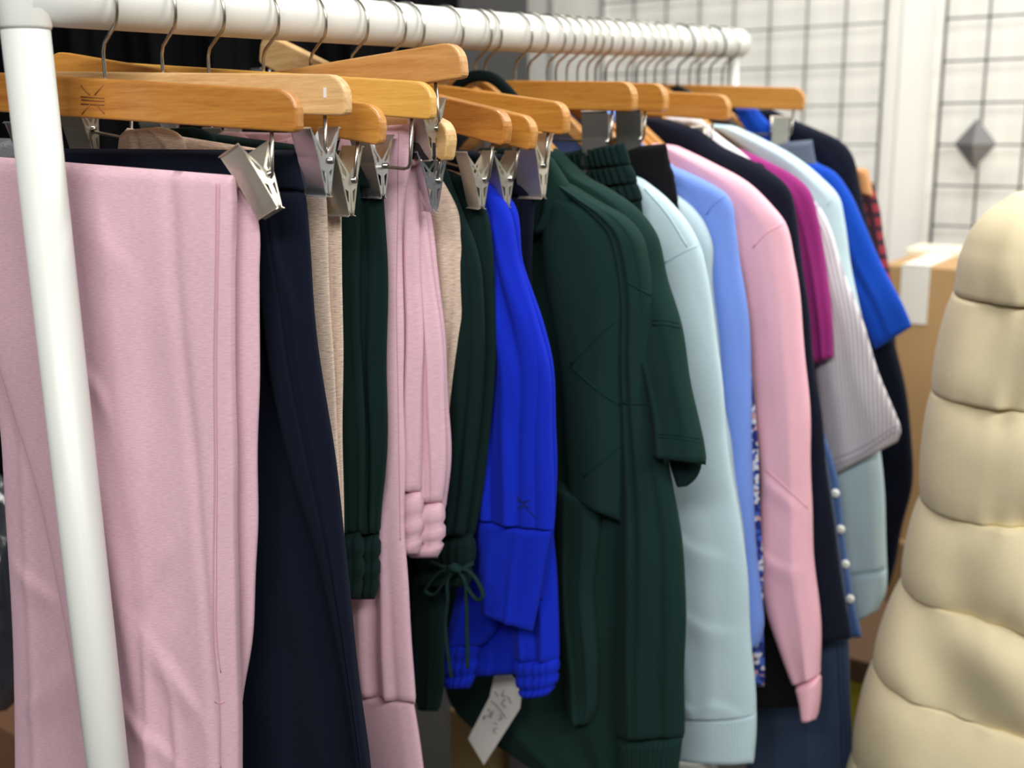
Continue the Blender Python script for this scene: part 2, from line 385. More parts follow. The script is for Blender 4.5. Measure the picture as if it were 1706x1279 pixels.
def shirt_hanger(key, hook, basey, label, wd='honey', span=0.175, drop=0.128, a=None, mat=None):
    C = rail_pt(hook); ztop = C[2]+R_RAIL+0.0016
    lo, hi = C[2]-0.4, C[2]
    for _ in range(40):
        m = (lo+hi)/2
        if proj((C[0], C[1], m))[1] > basey: lo = m
        else: hi = m
    B = np.array([C[0], C[1], lo]); a = A_PERP if a is None else a; HG[key] = Plane(B, a)
    g = empty('shirt_hanger', B, label, 'hanger', 'wooden shirt hangers on the rail', -a)
    top = []; bot = []
    for k in range(25):
        s = k/24*2-1; x = s*span; z = -drop*abs(s)**1.15 - 0.004
        top.append((x, z)); bot.append((x*0.985, z-0.026*(1-0.35*abs(s))))
    n = len(top); V = []; Fc = []
    for k in range(n):
        th = 0.006+0.005*abs(k/24*2-1)
        V += [(top[k][0], -th, top[k][1]), (top[k][0], th, top[k][1]), (bot[k][0], th, bot[k][1]), (bot[k][0], -th, bot[k][1])]
    for k in range(n-1):
        for j in range(4): Fc.append((4*k+j, 4*k+(j+1) % 4, 4*k+4+(j+1) % 4, 4*k+4+j))
    Fc += [(3, 2, 1, 0), (4*n-4, 4*n-3, 4*n-2, 4*n-1)]
    bevel(mesh('shoulder_bar', V, Fc, mat or WOODS[wd], g, False, False), 0.003, 3)
    hk = tube('hook', hook_path(ztop-B[2], -0.006), 0.00185, WIRE if mat is None else mat, g, 8, False)
    hk.rotation_euler = (0, 0, a-A_PERP+HRNG.uniform(-0.14, 0.14))
    return g

H1 = clip_hanger('H1', 163, 131, (501, 150), 'amber', (428, 300), 453, 'amber brown wooden trouser hanger nearest the post, with a crossed emblem burnt in its bar', roll=-0.42, swing=0.05)
H2 = clip_hanger('H2', 262, 121, (581, 124), 'pale', (527, 268), 543, 'pale unvarnished wooden trouser hanger with a small white sticker, second on the rail', mat=CHROME)
H5 = clip_hanger('H5', 340, 128, (644, 178), 'honey', (566, 300), 590, 'honey wooden trouser hanger tilting down below the pale one, with chipped end', size=1.05)
H3 = clip_hanger('H3', 433, 119, (726, 137), 'yellow', (621, 276), 683, 'yellow wooden trouser hanger with a smooth rounded end', mat=CHROME)
H4 = clip_hanger('H4', 513, 110, (771, 68), 'tan', (708, 214), 733, 'tan wooden trouser hanger tilted upward above the yellow one', pads=True)
HX = clip_hanger('HX', 580, 124, (758, 210), 'pale', (716, 300), 728, 'steeply tilted pale wooden trouser hanger whose rounded end shows under the yellow one', h=0.040, mat=CHROME)
H6 = clip_hanger('H6', 640, 138, (851, 187), 'amber', (792, 298), 814, 'amber wooden trouser hanger with a glossy chipped end, just right of the yellow one')
H7 = clip_hanger('H7', 672, 144, (896, 197), 'honey', (833, 297), 856, 'honey wooden trouser hanger holding the royal blue trousers')
H8 = clip_hanger('H8', 738, 142, (949, 172), 'honey', (886, 275), 908, 'coarse grained wooden trouser hanger above the dark green sweatshirt shoulder', size=1.2, yaw=0.1)
H9 = clip_hanger('H9', 857, 134, (1060, 136), 'honey', (993, 236), 1018, 'long level wooden trouser hanger holding the green ribbed waistband', size=1.2, mat=DSTEEL, yaw=0.5, swing=-0.1)
H10 = clip_hanger('H10', 911, 137, (1112, 139), 'honey', (1048, 232), 1073, 'wooden trouser hanger holding the black waistband', size=1.2, mat=DSTEEL, yaw=0.5, swing=-0.1)
H11 = clip_hanger('H11', 1027, 148, (1218, 158), 'honey', (1158, 246), 1184, 'wooden trouser hanger with a wide bare bar above the pink sweatshirt', yaw=0.4)
H12 = clip_hanger('H12', 1150, 141, (1343, 146), 'honey', (1299, 225), 1318, 'farthest wooden trouser hanger, reaching out in front of the wire grid', yaw=0.4)
for key, hk, by, lab, wd in (
    ('S10', 790, 139, 'wooden shirt hanger inside the dark green long sleeved sweatshirt', 'honey'),
    ('S11', 806, 130, 'wooden shirt hanger inside the dark green short sleeved top', 'honey'),
    ('S13', 880, 134, 'wooden shirt hanger inside the nearer light blue sweatshirt', 'tan'),
    ('S15', 926, 136, 'wooden shirt hanger inside the grey blue sweatshirt', 'honey'),
    ('S16', 944, 137, 'wooden shirt hanger inside the periwinkle sweatshirt', 'honey'),
    ('SF', 962, 137, 'wooden shirt hanger inside the floral print garment', 'honey'),
    ('S17', 978, 138, 'wooden shirt hanger inside the pink sweatshirt', 'honey'),
    ('SB', 992, 138, 'wooden shirt hanger inside the long black garment', 'tan'),
    ('S18', 1010, 139, 'wooden shirt hanger inside the navy top', 'honey'),
    ('SW', 1045, 140, 'wooden shirt hanger inside the white top', 'tan'),
    ('SS', 1062, 140, 'wooden shirt hanger inside the denim blue buttoned shirt', 'honey'),
    ('S19', 1076, 140, 'wooden shirt hanger inside the magenta top', 'honey'),
    ('S21', 1092, 141, 'wooden shirt hanger inside the striped top', 'tan'),
    ('S20', 1108, 141, 'wooden shirt hanger inside the far light blue sweatshirt', 'honey'),
    ('S22', 1166, 143, 'wooden shirt hanger inside the bright blue top', 'honey'),
    ('S24', 1205, 144, 'wooden shirt hanger inside the red plaid shirt', 'honey')):
    shirt_hanger(key, hk, by, lab, wd, *((0.145, 0.118) if key in ('S10', 'S11') else (0.172, 0.132)))
shirt_hanger('S23', 1184, 141, 'black plastic hanger inside the far black navy jacket', mat=BLACKP)
shirt_hanger('SK', 1130, 137, 'bare black plastic hanger between the far wooden ones', mat=BLACKP, drop=0.11)

# emblem burnt into the first bar, sticker on the second
P = HG['H1']
def on_bar(pts): return [P.at(x, y, 0.0078) for x, y in pts]
BURN = plain('burnt_mark', (146, 92, 38), 0.6)
barH1 = [c for c in H1.children if c.name.startswith('bar')][0]
def to_local(o, W):
    m = (Matrix.Translation(o.location) @ o.rotation_euler.to_matrix().to_4x4()).inverted(); return [tuple(m @ Vector(p)) for p in W]
for pts in ([(135, 142), (150, 158)], [(172, 141), (158, 158)], [(150, 174), (137, 190)], [(162, 174), (174, 189)], [(135, 161), (174, 163)], [(136, 166), (174, 168)], [(135, 173), (174, 174)]):
    Q = on_bar([pts[0], pts[1]]); tube('emblem_stroke', to_local(H1, Q), 0.0007, BURN, barH1, 6, False)
P2 = HG['H2']; q = [P2.at(x, y, 0.0080) for x, y in ((538.5, 146), (543.5, 146), (543.5, 163), (538.5, 163))]
q2 = [p-P2.n*0.0012 for p in q]
mesh('sticker', to_local(H2, q+q2), [(0, 1, 2, 3), (7, 6, 5, 4), (0, 4, 5, 1), (1, 5, 6, 2), (2, 6, 7, 3), (3, 7, 4, 0)], PAPER, H2, False, False)

# ------------------------------------------------------------------ cloth lofts
def loft(name, rows, pl, mat, parent, th=0.011, p=2.4, off=0.0, folds=3, amp=0.004, seed=0, rib=None, bands=None, ns=46, label=None,
         top_r=None, bot_r=0.004, wr=1.0, spec=None, grow=0.35, pleat=None, pucker=None, wob=1.0, fw=1.0, creases=None):
    rng = random.Random(seed*7919+len(name)*31+17)
    if rib: ns = max(ns, int(rib[0]*7))
    Ls, Rs, Ts = [], [], []
    for r in rows:
        o = off + (r[4] if len(r) > 4 else 0.0)
        Ls.append(pl.at(r[0], r[1], o)); Rs.append(pl.at(r[2], r[3], o)); Ts.append((r[5] if len(r) > 5 else 1.0)*th)
    A = np.concatenate([np.array(Ls), np.array(Rs), np.array(Ts)[:, None]*3], 1)
    ln = np.sqrt(((np.array(Rs)[1:]-np.array(Rs)[:-1])**2).sum(1)).sum()
    nt = int(min(110, max(14, ln/0.0065)))
    if creases: nt, ns = 190, max(ns, 110)
    D = catmull(A, nt); Ld, Rd, Td = D[:, :3], D[:, 3:6], D[:, 6]/3
    t = np.linspace(0, 1, nt); dist = t*ln
    wv = sum(rng.uniform(0.3, 1)*np.sin(dist*rng.uniform(9, 45)+rng.uniform(0, 6.3)) for _ in range(4))*0.0009*wob
    Rd = Rd + pl.d*wv[:, None]
    tr = top_r if top_r is not None else min(th, 0.01)
    def rnd(d, r): x = np.clip(d/r, 0, 1); return np.sqrt(np.maximum(0, 1-(1-x)**2))*0.96+0.04
    cap = rnd(dist, tr)*rnd(ln-dist, bot_r)
    nb = ns//2
    s = np.concatenate([0.5-0.5*np.cos(np.pi*np.arange(ns+1)/ns), 0.5-0.5*np.cos(np.pi*(nb-np.arange(1, nb))/nb)])
    side = np.concatenate([np.ones(ns+1), -np.ones(nb-1)])
    S, Tg = np.meshgrid(s, t)
    prof = np.maximum(0, 1-np.abs(2*S-1)**p)**(1/p)
    win = np.maximum(0, 1-np.abs(2*S-1)**5)
    wid = np.linalg.norm(Rd-Ld, axis=1)
    fold = np.zeros_like(S); g = grow+(1-grow)*Tg**0.8
    for k in range(folds):
        s0 = 0.12+0.8*(k+rng.uniform(0.15, 0.85))/max(1, folds); dr = rng.uniform(-0.10, 0.10); wd = rng.uniform(0.03, 0.085)*fw; sg = rng.choice((1, -1, 1)); a_ = amp*rng.uniform(0.5, 1.1)*sg
        c = s0+dr*Tg+0.02*np.sin(Tg*rng.uniform(3, 7)+rng.uniform(0, 6))
        fold += a_*np.exp(-((S-c)/wd)**2)*g
    for f in (spec or []):                      # (s_top, s_bottom, width, amplitude, t0, t1)
        c = f[0]+(f[1]-f[0])*Tg; m = np.clip((Tg-f[4])/0.08, 0, 1)*np.clip((f[5]-Tg)/0.08, 0, 1) if len(f) > 4 else 1
        fold += f[3]*np.exp(-((S-c)/f[2])**2)*m
    X = S*wid[:, None]; Z = dist[:, None]+0*S
    wrk = np.zeros_like(S)
    for k in range(5):
        kx, kz = rng.uniform(8, 38), rng.uniform(4, 26)*rng.choice((1, -1)); wrk += np.sin(kx*X+kz*Z+rng.uniform(0, 6.3)+1.5*np.sin(rng.uniform(5, 14)*Z+k))
    fold += wrk*0.00045*wr
    if creases:                                 # sharp wrinkles: (points, width, height) in the garment's own plane
        B0 = Ld[:, None, :]*(1-S[..., None]) + Rd[:, None, :]*S[..., None]
        U2 = (B0-pl.C) @ pl.d; Z2 = B0[..., 2]
        for pts, wc, hc in creases:
            Q = catmull(np.array([((pl.at(x, y, off)-pl.C) @ pl.d, pl.at(x, y, off)[2]) for x, y in pts]), 14)
            best = np.full(S.shape, 9.0); sg = np.zeros(S.shape); along = np.zeros(S.shape)
            for i in range(13):
                a_, b_ = Q[i], Q[i+1]; e = b_-a_; l2 = e @ e + 1e-12
                k = np.clip(((U2-a_[0])*e[0]+(Z2-a_[1])*e[1])/l2, 0, 1)
                du, dz = U2-a_[0]-k*e[0], Z2-a_[1]-k*e[1]; dd = np.hypot(du, dz); m = dd < best
                best = np.where(m, dd, best); sg = np.where(m, np.sign(e[0]*dz-e[1]*du), sg); along = np.where(m, (i+k)/13, along)
            q = best/wc; fade = np.sin(np.pi*np.clip(along, 0.04, 0.96))**0.6
            fold += hc*fade*np.where(sg > 0, np.exp(-q*q*3.0), np.exp(-q*q*0.35))
    if pleat:                                   # (count, depth, drift): soft ridges parted by sharp valleys
        ph = pleat[0]*S*np.pi + pleat[2]*Tg + 0.5*np.sin(4*Tg+seed) + 0.4*np.sin(7*S+seed)
        fold += pleat[1]*(np.sqrt(np.abs(np.sin(ph))+0.02)-0.75)*(0.5+0.5*Tg)
    if pucker:
        near = np.exp(-Z/0.022)+np.exp(-(ln-Z)/0.022)
        fold += pucker[1]*near*(np.sin(pucker[0]*S*6.28+2*np.sin(11*S+seed))+0.6*np.sin(pucker[0]*1.7*S*6.28+seed))
    if rib: fold += rib[1]*(np.abs(np.sin(np.pi*rib[0]*S+0.6*np.sin(9*S+seed)))-0.4)
    thk = Td.copy(); pinch = np.zeros(nt)
    for (tb, dep, wb_) in (bands or []): pinch += dep*np.exp(-((t-tb)/wb_)**2)
    thk = np.maximum(0.001, thk-pinch)*cap
    H = thk[:, None]*prof*side + fold*win*np.where(side > 0, 1.0, -0.4)*cap[:, None]
    inset = (1-cap)*np.minimum(0.004, wid*0.2)
    Sx = S + (pinch[:, None]*0.7/np.maximum(wid[:, None], 1e-4))*(1-2*S)*np.abs(2*S-1)
    P = Ld[:, None, :]*(1-Sx[..., None]) + Rd[:, None, :]*Sx[..., None] + pl.n*H[..., None]
    ring = len(s); Vv = P.reshape(-1, 3)
    i = np.arange(nt-1)[:, None]*ring; j = np.arange(ring)[None, :]; j2 = (j+1) % ring
    Fq = np.stack([i+j, i+ring+j, i+ring+j2, i+j2], -1).reshape(-1, 4).tolist()
    c0 = len(Vv); Vv = np.concatenate([Vv, P[0].mean(0)[None], P[-1].mean(0)[None]])
    for k in range(ring):
        Fq.append((c0, k, (k+1) % ring)); Fq.append((c0+1, (nt-1)*ring+(k+1) % ring, (nt-1)*ring+k))
    uv = np.concatenate([np.stack([X.ravel(), -Z.ravel()], 1), [[0, 0], [0, 0]]])
    o = mesh(name, Vv, Fq, mat, parent, True, True, uv=uv, label=label)
    return o
def seam(part, pts, r=0.0011, mat=None, name='seam', step=7, lift=0.0002):
    V, F = DATA[part]; bv = BVHTree.FromPolygons([tuple(v) for v in V], [tuple(f) for f in F]); hits = []
    P = np.array(pts, float); n = max(3, int(np.sqrt(((P[1:]-P[:-1])**2).sum(1)).sum()/step)); C2 = catmull(P, n)
    for x, y in C2:
        d = Vector(ray(x, y)).normalized(); h = bv.ray_cast(Vector(CAMP), d)
        if h[0] is not None: hits.append(np.array(h[0]) - np.array(d)*lift)
    if len(hits) < 3: return None
    return tube(name, hits, r, mat or part.data.materials[0], part, 6)
def garment(name, pl, px, py, label, cat, group=None):
    return empty(name, pl.at(px, py), label, cat, group)

M_PINK = fabric('dusty_pink_jersey', (224, 184, 197), heather=0.05); M_NAVY = fabric('navy_jersey', (16, 21, 37), sheen=0.02)
M_OAT = fabric('oatmeal_marl', (212, 190, 172), heather=0.24); M_GREEN = fabric('bottle_green_jersey', (15, 37, 35), sheen=0.02)
M_BLUE = fabric('royal_blue_jersey', (19, 44, 192), sheen=0.02); M_FOREST = fabric('forest_green_fleece', (24, 50, 46), sheen=0.02)
M_SKY = fabric('pale_blue_fleece', (190, 214, 222)); M_GREYB = fabric('grey_blue_fleece', (176, 196, 206)); M_PERI = fabric('periwinkle_fleece', (118, 150, 228))
M_ROSE = fabric('rose_pink_fleece', (242, 186, 200)); M_MAG = fabric('magenta_jersey', (148, 44, 116)); M_STRIPE = fabric('striped_jersey', (222, 218, 222), stripe=165, c2=(172, 165, 178))
M_BRIGHT = fabric('bright_blue_jersey', (22, 74, 186)); M_INK = fabric('ink_navy_fleece', (18, 22, 37), sheen=0.02); M_BLACK = fabric('black_cotton', (20, 20, 24), sheen=0.02)
M_DENIM = fabric('indigo_denim', (52, 68, 92), heather=0.15, weave=2); M_SHIRT = fabric('denim_blue_shirt_cloth', (74, 100, 150)); M_WHITE = fabric('white_cotton', (236, 232, 234))
M_GREYW = fabric('slate_waistband', (104, 114, 132), heather=0.1); M_PLAID = fabric('red_plaid', (142, 52, 62), c2=(62, 40, 52), plaid=True); M_FLOR = fabric('floral_print', (80, 100, 190), floral=True)
M_GLIT = plain('silver_glitter', (190, 194, 196), 0.3, 0.8, scale=900, var=0.5, bump=0.6)
STITCH_P = fabric('pink_stitching', (210, 162, 178)); STITCH_G = fabric('green_stitching', (20, 50, 46), sheen=0.0); STITCH_L = fabric('blue_stitching', (178, 204, 213))

# --- pink wide trousers on the first hanger
pl = HG['H1']; g = garment('pink_trousers', pl, 230, 1279, 'wide dusty pink trousers clipped to the front hanger beside the white post', 'trousers')
legA = loft('leg', [(-70, 256, 388, 292), (-65, 320, 392, 332), (-40, 450, 389, 460), (15, 650, 390, 660), (62, 800, 393, 800), (105, 1000, 396, 1000), (150, 1279, 402, 1279), (190, 1750, 404, 1750)], pl, M_PINK, g,
     th=0.013, off=0.012, folds=3, amp=0.005, seed=3, p=4.0, spec=[(0.80, 0.95, 0.030, -0.0040), (0.30, 0.55, 0.05, 0.005, 0.2, 0.9), (0.62, 0.40, 0.03, 0.0045, 0.45, 0.95), (0.55, 0.72, 0.03, 0.004, 0.5, 0.95)], creases=[([(146, 606), (177, 636), (196, 690)], 0.008, 0.004), ([(308, 882), (275, 945), (240, 1010)], 0.012, 0.004), ([(262, 1050), (300, 1110), (348, 1186)], 0.012, 0.005), ([(212, 1160), (262, 1210), (308, 1266)], 0.010, 0.005), ([(300, 1020), (285, 1070), (290, 1130)], 0.012, 0.003), ([(230, 470), (238, 640), (246, 800)], 0.02, 0.003), ([(175, 330), (190, 400), (230, 450)], 0.015, 0.003)])
loft('leg', [(-90, 262, 200, 280), (-60, 420, 215, 420), (-22, 560, 220, 560), (0, 700, 222, 700), (10, 850, 225, 850), (22, 1050, 230, 1050), (26, 1279, 240, 1279), (20, 1750, 250, 1750)], pl, M_PINK, g, th=0.010, off=-0.006, folds=2, amp=0.004, seed=4, creases=[([(8, 380), (18, 490), (60, 660), (88, 790)], 0.012, 0.006), ([(20, 930), (60, 960), (110, 1000)], 0.012, 0.004), ([(40, 1190), (90, 1140), (130, 1090)], 0.014, 0.004)])
legC = loft('leg', [(250, 292, 405, 304), (250, 355, 427, 356), (250, 463, 430, 463), (255, 800, 430, 800), (265, 904, 429, 904), (275, 1060, 420, 1060), (285, 1150, 404, 1160), (300, 1400, 400, 1400), (300, 1750, 398, 1750)], pl, M_PINK, g, th=0.010, off=-0.010, folds=1, amp=0.003, seed=5)
seam(legA, [(361, 306), (360, 420), (357, 600), (358, 800), (356, 950), (358, 1080), (366, 1165), (368, 1279)], 0.0008, STITCH_P)
seam(legA, [(366, 306), (364, 420), (361, 600), (362, 800), (361, 950), (363, 1080), (368, 1120)], 0.0006, STITCH_P)
seam(legA, [(358, 1168), (368, 1172), (374, 1168)], 0.0009, STITCH_P)

# --- navy trousers
pl = HG['H2']; g = garment('navy_trousers', pl, 500, 1279, 'long dark navy trousers hanging right behind the front pink pair', 'trousers')
loft('waistband', [(70, 247, 496, 250), (70, 270, 502, 278), (72, 310, 508, 318)], pl, M_NAVY, g, th=0.011, folds=4, amp=0.003, seed=6, p=5)
loft('leg', [(90, 296, 506, 300), (95, 500, 516, 500), (100, 700, 545, 700), (110, 1000, 578, 1000), (120, 1279, 612, 1279), (140, 1750, 650, 1750)], pl, M_NAVY, g, th=0.013, folds=4, amp=0.006, pleat=(6, 0.006, 1.5), seed=7, off=-0.004, p=4)
loft('leg', [(400, 320, 508, 322), (430, 460, 518, 480), (455, 640, 540, 640), (490, 790, 560, 790), (530, 917, 574, 917), (556, 1030, 586, 1030), (578, 1140, 598, 1140), (600, 1290, 614, 1290)], pl, M_NAVY, g, th=0.008, folds=2, amp=0.003, seed=8, off=0.014, p=3, creases=[([(452, 372), (476, 450), (500, 530)], 0.008, 0.003)])

# --- oatmeal trousers
pl = HG['H5']; g = garment('oatmeal_trousers', pl, 545, 1250, 'oatmeal marl trousers showing as a narrow strip between navy and green pairs', 'trousers', 'oatmeal marl trousers')
loft('waistband', [(212, 213, 560, 268), (200, 232, 566, 296), (198, 262, 568, 326)], pl, M_OAT, g, th=0.014, folds=3, amp=0.004, seed=9)
loft('waist_fold', [(216, 216, 262, 211), (203, 226, 292, 222), (199, 246, 312, 246), (198, 272, 318, 280)], pl, M_OAT, g, th=0.012, off=0.012, folds=2, amp=0.004, seed=91, spec=[(0.4, 0.36, 0.03, -0.004)])
legs = loft('leg', [(360, 300, 541, 318), (380, 420, 545, 420), (400, 560, 553, 560), (430, 700, 562, 700), (450, 830, 568, 830), (455, 1250, 572, 1250)], pl, M_OAT, g, th=0.009, off=0.008, folds=2, amp=0.003, pleat=(5, 0.004, 1.0), seed=10)
loft('leg', [(380, 304, 567, 326), (390, 420, 569, 420), (400, 560, 570, 560), (430, 700, 570, 700), (450, 860, 573, 860), (455, 1260, 578, 1260)], pl, M_OAT, g, th=0.009, off=-0.010, folds=3, amp=0.003, pleat=(7, 0.004, 1.0), seed=11, spec=[(0.93, 0.95, 0.02, -0.004)])

# --- dark green shorts with elasticated hems
pl = HG['H3']; g = garment('green_shorts', pl, 605, 1000, 'dark green shorts with gathered elastic leg hems, beside the narrow oatmeal strip', 'shorts')
loft('waistband', [(286, 213, 622, 258), (276, 232, 628, 285), (272, 256, 632, 318)], pl, M_GREEN, g, th=0.013, folds=4, amp=0.003, seed=12)
loft('waist_fold', [(284, 214, 320, 211), (274, 222, 345, 221), (275, 245, 365, 242)], pl, M_GREEN, g, th=0.010, off=0.014, folds=1, amp=0.003, seed=92)
loft('leg', [(440, 290, 596, 300), (450, 420, 599, 430), (470, 600, 603, 600), (500, 760, 606, 760), (540, 888, 603, 888)], pl, M_GREEN, g, th=0.012, off=0.010, folds=4, amp=0.005, pleat=(5, 0.005, 1.5), seed=13)
loft('leg', [(450, 285, 640, 296), (460, 420, 644, 430), (480, 600, 644, 600), (520, 760, 643, 760), (580, 890, 634, 890)], pl, M_GREEN, g, th=0.013, off=-0.008, folds=4, amp=0.005, pleat=(6, 0.006, 1.2), seed=14, spec=[(0.86, 0.8, 0.025, -0.006)])
loft('hem_cuff', [(545, 884, 603, 884), (540, 925, 606, 925), (542, 970, 604, 970), (552, 998, 598, 998)], pl, M_GREEN, g, th=0.013, off=0.010, folds=0, rib=(5, 0.003), bands=[(0.06, 0.005, 0.03), (0.38, 0.004, 0.03), (0.68, 0.004, 0.03)], seed=15, bot_r=0.01)
loft('hem_cuff', [(582, 888, 633, 888), (582, 930, 634, 930), (584, 975, 632, 975), (592, 998, 626, 998)], pl, M_GREEN, g, th=0.013, off=-0.008, folds=0, rib=(5, 0.003), bands=[(0.06, 0.005, 0.03), (0.38, 0.004, 0.03), (0.68, 0.004, 0.03)], seed=16, bot_r=0.01)

# --- pink long joggers and pink shorts on the raised hanger
pl = HG['H4']; g = garment('pink_joggers', pl, 640, 1279, 'long dusty pink joggers with a knee seam, reaching below the green shorts', 'trousers')
loft('waistband', [(352, 219, 502, 222), (335, 245, 560, 262), (340, 300, 600, 320)], pl, M_PINK, g, th=0.012, folds=3, amp=0.005, seed=17, off=0.006)
loft('waist_fold', [(368, 221, 398, 220), (358, 231, 418, 233), (358, 256, 434, 260)], pl, M_PINK, g, th=0.010, off=0.02, folds=1, amp=0.003, seed=93)
loft('waist_fold', [(462, 236, 500, 224), (446, 244, 520, 240), (440, 270, 530, 275)], pl, M_PINK, g, th=0.010, off=0.02, folds=1, amp=0.003, seed=94)
lg = loft('leg', [(575, 214, 690, 206), (565, 250, 686, 250), (560, 341, 672, 341), (560, 481, 669, 481), (562, 700, 672, 700), (562, 924, 675, 924), (562, 1000, 679, 1000), (562, 1100, 687, 1100), (568, 1150, 691, 1172)], pl, M_PINK, g, th=0.014, off=0.014, folds=2, amp=0.004, seed=18, bot_r=0.008, top_r=0.010, spec=[(0.72, 0.55, 0.06, -0.008, 0.6, 1.1), (0.9, 0.72, 0.05, 0.006, 0.6, 1.1)])
loft('shin', [(566, 1140, 686, 1160), (572, 1220, 696, 1220), (578, 1279, 704, 1279), (610, 1750, 735, 1750)], pl, M_PINK, g, th=0.012, off=0.010, folds=2, amp=0.003, seed=19)
seam(lg, [(664, 215), (663, 341), (661, 481), (664, 700), (667, 900)], 0.0006, STITCH_P)

pl = HG['H4']; g = garment('pink_shorts', pl, 705, 930, 'dusty pink shorts with two puffy elastic cuffs beside the long pink joggers', 'shorts')
loft('leg', [(640, 270, 691, 276), (640, 388, 698, 388), (642, 528, 701, 528), (645, 700, 702, 700), (650, 820, 700, 820)], pl, M_PINK, g, th=0.012, off=-0.012, folds=2, amp=0.004, seed=20)
l2 = loft('leg', [(640, 272, 696, 280), (650, 388, 713, 388), (655, 528, 730, 528), (660, 645, 738, 645), (665, 800, 741, 800), (675, 838, 737, 838)], pl, M_PINK, g, th=0.012, off=-0.032, folds=3, amp=0.005, pleat=(3, 0.005, 1.0), seed=21, spec=[(0.66, 0.62, 0.03, 0.005)])
loft('leg', [(640, 276, 699, 284), (655, 388, 720, 388), (660, 528, 737, 528), (665, 645, 747, 645), (670, 790, 749, 790), (680, 850, 742, 850)], pl, M_PINK, g, th=0.010, off=-0.046, folds=2, amp=0.004, seed=22)
cb = [(0.03, 0.008, 0.035), (0.36, 0.008, 0.030), (0.68, 0.008, 0.030)]
loft('hem_cuff', [(652, 816, 700, 818), (650, 850, 701, 850), (650, 890, 702, 890), (660, 924, 697, 924)], pl, M_PINK, g, th=0.014, off=-0.012, folds=0, bands=cb, rib=(3, 0.0006), seed=23, bot_r=0.012)
loft('hem_cuff', [(678, 834, 738, 836), (676, 870, 740, 870), (678, 905, 738, 905), (684, 929, 728, 929)], pl, M_PINK, g, th=0.015, off=-0.032, folds=0, bands=cb, rib=(3, 0.0006), seed=24, bot_r=0.012)

# --- second oatmeal pair
pl = HG['HX']; pl = Plane(rail_pt(612)-np.array([0, 0, .1]), A_PERP)
g = garment('oatmeal_joggers', pl, 725, 900, 'oatmeal marl joggers bulging out behind the pink shorts', 'trousers', 'oatmeal marl trousers')
loft('leg', [(660, 282, 727, 288), (655, 317, 744, 317), (660, 355, 761, 355), (662, 397, 769, 397), (665, 481, 774, 481), (668, 575, 770, 575), (675, 645, 758, 645), (685, 710, 744, 710), (690, 900, 735, 900)], pl, M_OAT, g, th=0.018, folds=3, amp=0.006, pleat=(3, 0.006, 2.0), seed=25, p=2.1, spec=[(0.4, 0.95, 0.05, 0.006, 0, 0.3)])

# --- dark green joggers with a bow
pl = HG['H6']; g = garment('green_joggers', pl, 760, 1180, 'dark green joggers with a drawstring bow tied at the cuff', 'trousers')
loft('leg', [(690, 268, 738, 272), (690, 345, 766, 345), (695, 416, 793, 416), (700, 528, 805, 528), (700, 669, 801, 669), (700, 800, 786, 800), (705, 893, 772, 893)], pl, M_GREEN, g, th=0.013, off=0.010, folds=3, amp=0.005, pleat=(4, 0.006, -1.2), seed=26)
loft('leg', [(700, 278, 774, 288), (705, 355, 810, 355), (710, 425, 821, 425), (712, 528, 824, 528), (712, 669, 820, 669), (712, 763, 810, 763), (715, 850, 798, 850), (718, 893, 789, 893)], pl, M_GREEN, g, th=0.012, off=-0.012, folds=3, amp=0.004, pleat=(5, 0.005, 1.0), seed=27)
cf = loft('cuff', [(700, 888, 788, 888), (698, 915, 789, 915), (700, 948, 787, 948), (706, 975, 778, 978)], pl, M_GREEN, g, th=0.016, off=-0.002, folds=0, rib=(9, 0.0025), bands=[(0.08, 0.005, 0.06), (0.62, 0.006, 0.09)], seed=28)
loft('leg', [(690, 960, 740, 965), (688, 1050, 738, 1050), (690, 1150, 738, 1150), (700, 1184, 730, 1184)], pl, M_GREEN, g, th=0.010, off=-0.018, folds=2, amp=0.004, seed=29)
def bowtube(pts, name='drawstring'):
    W = [pl.at(x, y, 0.020+(o if True else 0)) for x, y, o in pts]; return tube(name, catmull(W, 30), 0.0032, M_FOREST, g, 8, flat=0.6)
bowtube([(757, 946, 0.004), (735, 952, 0.004), (716, 972, 0.003), (709, 985, 0.002), (718, 990, 0.001), (736, 976, 0.002), (752, 952, 0.003)], 'bow_loop')
bowtube([(760, 946, 0.004), (782, 952, 0.004), (800, 976, 0.003), (805, 993, 0.002), (796, 999, 0.001), (783, 985, 0.002), (770, 956, 0.003)], 'bow_loop')
bowtube([(757, 952, 0.003), (748, 962, 0.004), (746, 1000, 0.002), (742, 1040, 0.0), (746, 1085, 0.0), (752, 1128, 0.0)])
bowtube([(762, 950, 0.003), (773, 962, 0.004), (777, 1000, 0.002), (778, 1050, 0.0), (779, 1085, 0.0), (779, 1112, 0.0)])
tube('bow_knot', [pl.at(748, 946, 0.024), pl.at(757, 945, 0.028), pl.at(770, 950, 0.024)], [0.004, 0.0065, 0.004], M_FOREST, g, 10)
tube('drawstring', [pl.at(712, 936, 0.016), pl.at(735, 943, 0.02), pl.at(750, 947, 0.024)], 0.003, M_FOREST, g, 8)
tube('drawstring', [pl.at(770, 948, 0.024), pl.at(780, 942, 0.018), pl.at(788, 938, 0.010)], 0.003, M_FOREST, g, 8)

